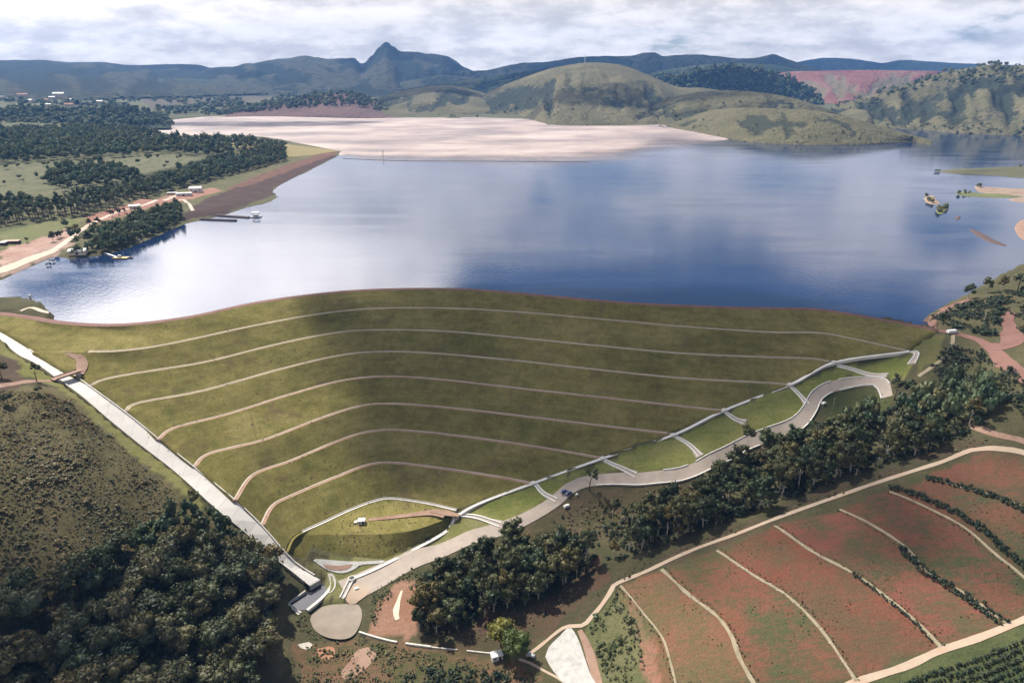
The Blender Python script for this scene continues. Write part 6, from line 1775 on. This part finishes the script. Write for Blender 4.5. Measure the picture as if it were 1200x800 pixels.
# ------------------------------------------------------------------ unseen clouds, outlined and set up-sun to shade chosen ground
def cloud_mat():
    m, t = new_mat('cumulus')
    g = t.n('ShaderNodeNewGeometry')
    n1 = t.noise((g, 'Position'), 0.014, 6, 0.62)
    a = t.n('ShaderNodeAttribute', attribute_name='body')
    v = t.math('ADD', (a, 'Fac'), t.math('MULTIPLY', t.math('SUBTRACT', (n1, 0), 0.5), 1.5))
    al = t.n('ShaderNodeMapRange', interpolation_type='SMOOTHSTEP', ins={0: v, 1: 0.15, 2: 0.85, 3: 0.0, 4: 0.93})
    d = t.n('ShaderNodeBsdfDiffuse', ins={'Color': (0.92, 0.92, 0.93, 1)})
    tl = t.n('ShaderNodeBsdfTranslucent', ins={'Color': (0.92, 0.92, 0.93, 1)})
    mx = t.n('ShaderNodeMixShader', ins={0: 0.5, 1: d, 2: tl})
    tp = t.n('ShaderNodeBsdfTransparent')
    m2 = t.n('ShaderNodeMixShader', ins={0: (al, 0), 1: tp, 2: mx})
    finish(t, m2)
    return m


M['cumulus'] = cloud_mat()
SHADE_CLOUDS = [([(330, 352), (480, 336), (700, 345), (900, 350), (1090, 380), (1110, 410), (1060, 425), (980, 436), (905, 480), (800, 520), (700, 560), (600, 585), (520, 590), (450, 572), (395, 560), (352, 535), (410, 490), (385, 455), (330, 440), (400, 410), (420, 385), (330, 380)], 0.66),
          ([(640, 650), (760, 600), (880, 560), (1010, 530), (1260, 480), (1260, 680), (1130, 680), (1000, 650), (880, 660), (740, 690), (660, 700)], 0.36),
          ([(-160, 640), (0, 620), (60, 650), (130, 690), (200, 730), (230, 780), (230, 900), (-160, 900)], 0.38)]
# further unseen clouds to shade the hills: centre of shaded ground, half axes
for x_, y_, a_, b_, d_ in ((-3600, 8200, 3200, 1500, 0.45), (-700, 7000, 900, 600, 0.45), (900, 6000, 1500, 700, 0.4), (350, 2750, 330, 150, 0.42), (760, 2650, 300, 120, 0.42), (-700, 3600, 700, 260, 0.55), (1500, 2750, 240, 160, 0.28), (-900, 2500, 500, 160, 0.5), (3500, 8800, 2000, 900, 0.6)):
    SHADE_CLOUDS.append(([(x_ + a_ * math.cos(t) * (1 + 0.25 * math.sin(3 * t + x_)), y_ + b_ * math.sin(t) * (1 + 0.2 * math.cos(2 * t + y_)), 60.0) for t in np.linspace(0, 6.283, 25)[:-1]], d_))
CALT = 1500.0
cV = []; cF = []; cB = []
for px_, dens_ in SHADE_CLOUDS:
    pw_ = PP(px_) if len(px_[0]) == 2 else np.array(px_)
    pl = resample(np.vstack([pw_, pw_[:1]]), n=97)[:-1]
    c_ = pl.mean(0); n = len(pl); b0 = len(cV)
    RR = (1.05, 0.98, 0.88, 0.65, 0.4, 0.15)
    for top in (1, 0):
        for k, f_ in enumerate(RR):
            for q_ in pl:
                g_ = c_ + (q_ - c_) * f_
                t_ = (CALT - g_[2]) / SUN_DIR.z
                w_ = g_ + np.array(SUN_DIR) * t_
                hgt_ = (70.0 if top else -18.0) * math.sqrt(max(0.0, 1.05 - f_)) * (1 + 0.5 * float(fbm(np.array([w_[0] / 60]), np.array([w_[1] / 60]), 3)[0]))
                cV.append((w_[0], w_[1], w_[2] + hgt_)); cB.append((0.0, 0.35, 0.9, 1.1, 1.2, 1.2)[k] * dens_)
        m_ = n * len(RR); bb = b0 + (0 if top else m_)
        for k in range(len(RR) - 1):
            for i in range(n):
                f4 = (bb + k * n + i, bb + k * n + (i + 1) % n, bb + (k + 1) * n + (i + 1) % n, bb + (k + 1) * n + i)
                cF.append(f4 if top else f4[::-1])
        last = tuple(bb + (len(RR) - 1) * n + i for i in range(n)); cF.append(last if top else last[::-1])
tag(obj('clouds', mesh_np('clouds', cV, cF, M['cumulus'], True, {'body': np.array(cB)})), 'unseen white cumulus clouds shaped to shade parts of the valley', 'clouds', kind='stuff')

# ------------------------------------------------------------------ air
hzv = [(-12000, -300), (12000, -300), (12000, 11500), (-12000, 11500)]
m = MB(); m.v = [(x, y, -130) for x, y in hzv] + [(x, y, 760) for x, y in hzv]
m.f = [(3, 2, 1, 0), (4, 5, 6, 7), (0, 1, 5, 4), (1, 2, 6, 5), (2, 3, 7, 6), (3, 0, 4, 7)]
hm, ht = new_mat('haze')
vol = ht.n('ShaderNodeVolumePrincipled', ins={'Color': (0.20, 0.45, 1.0, 1), 'Density': 0.000042, 'Anisotropy': 0.1})
ht.n('ShaderNodeOutputMaterial', ins={'Volume': vol})
hz_o = m.build('haze', hm); tag(hz_o, 'thin blue haze in the air over the whole valley', 'haze', kind='stuff')
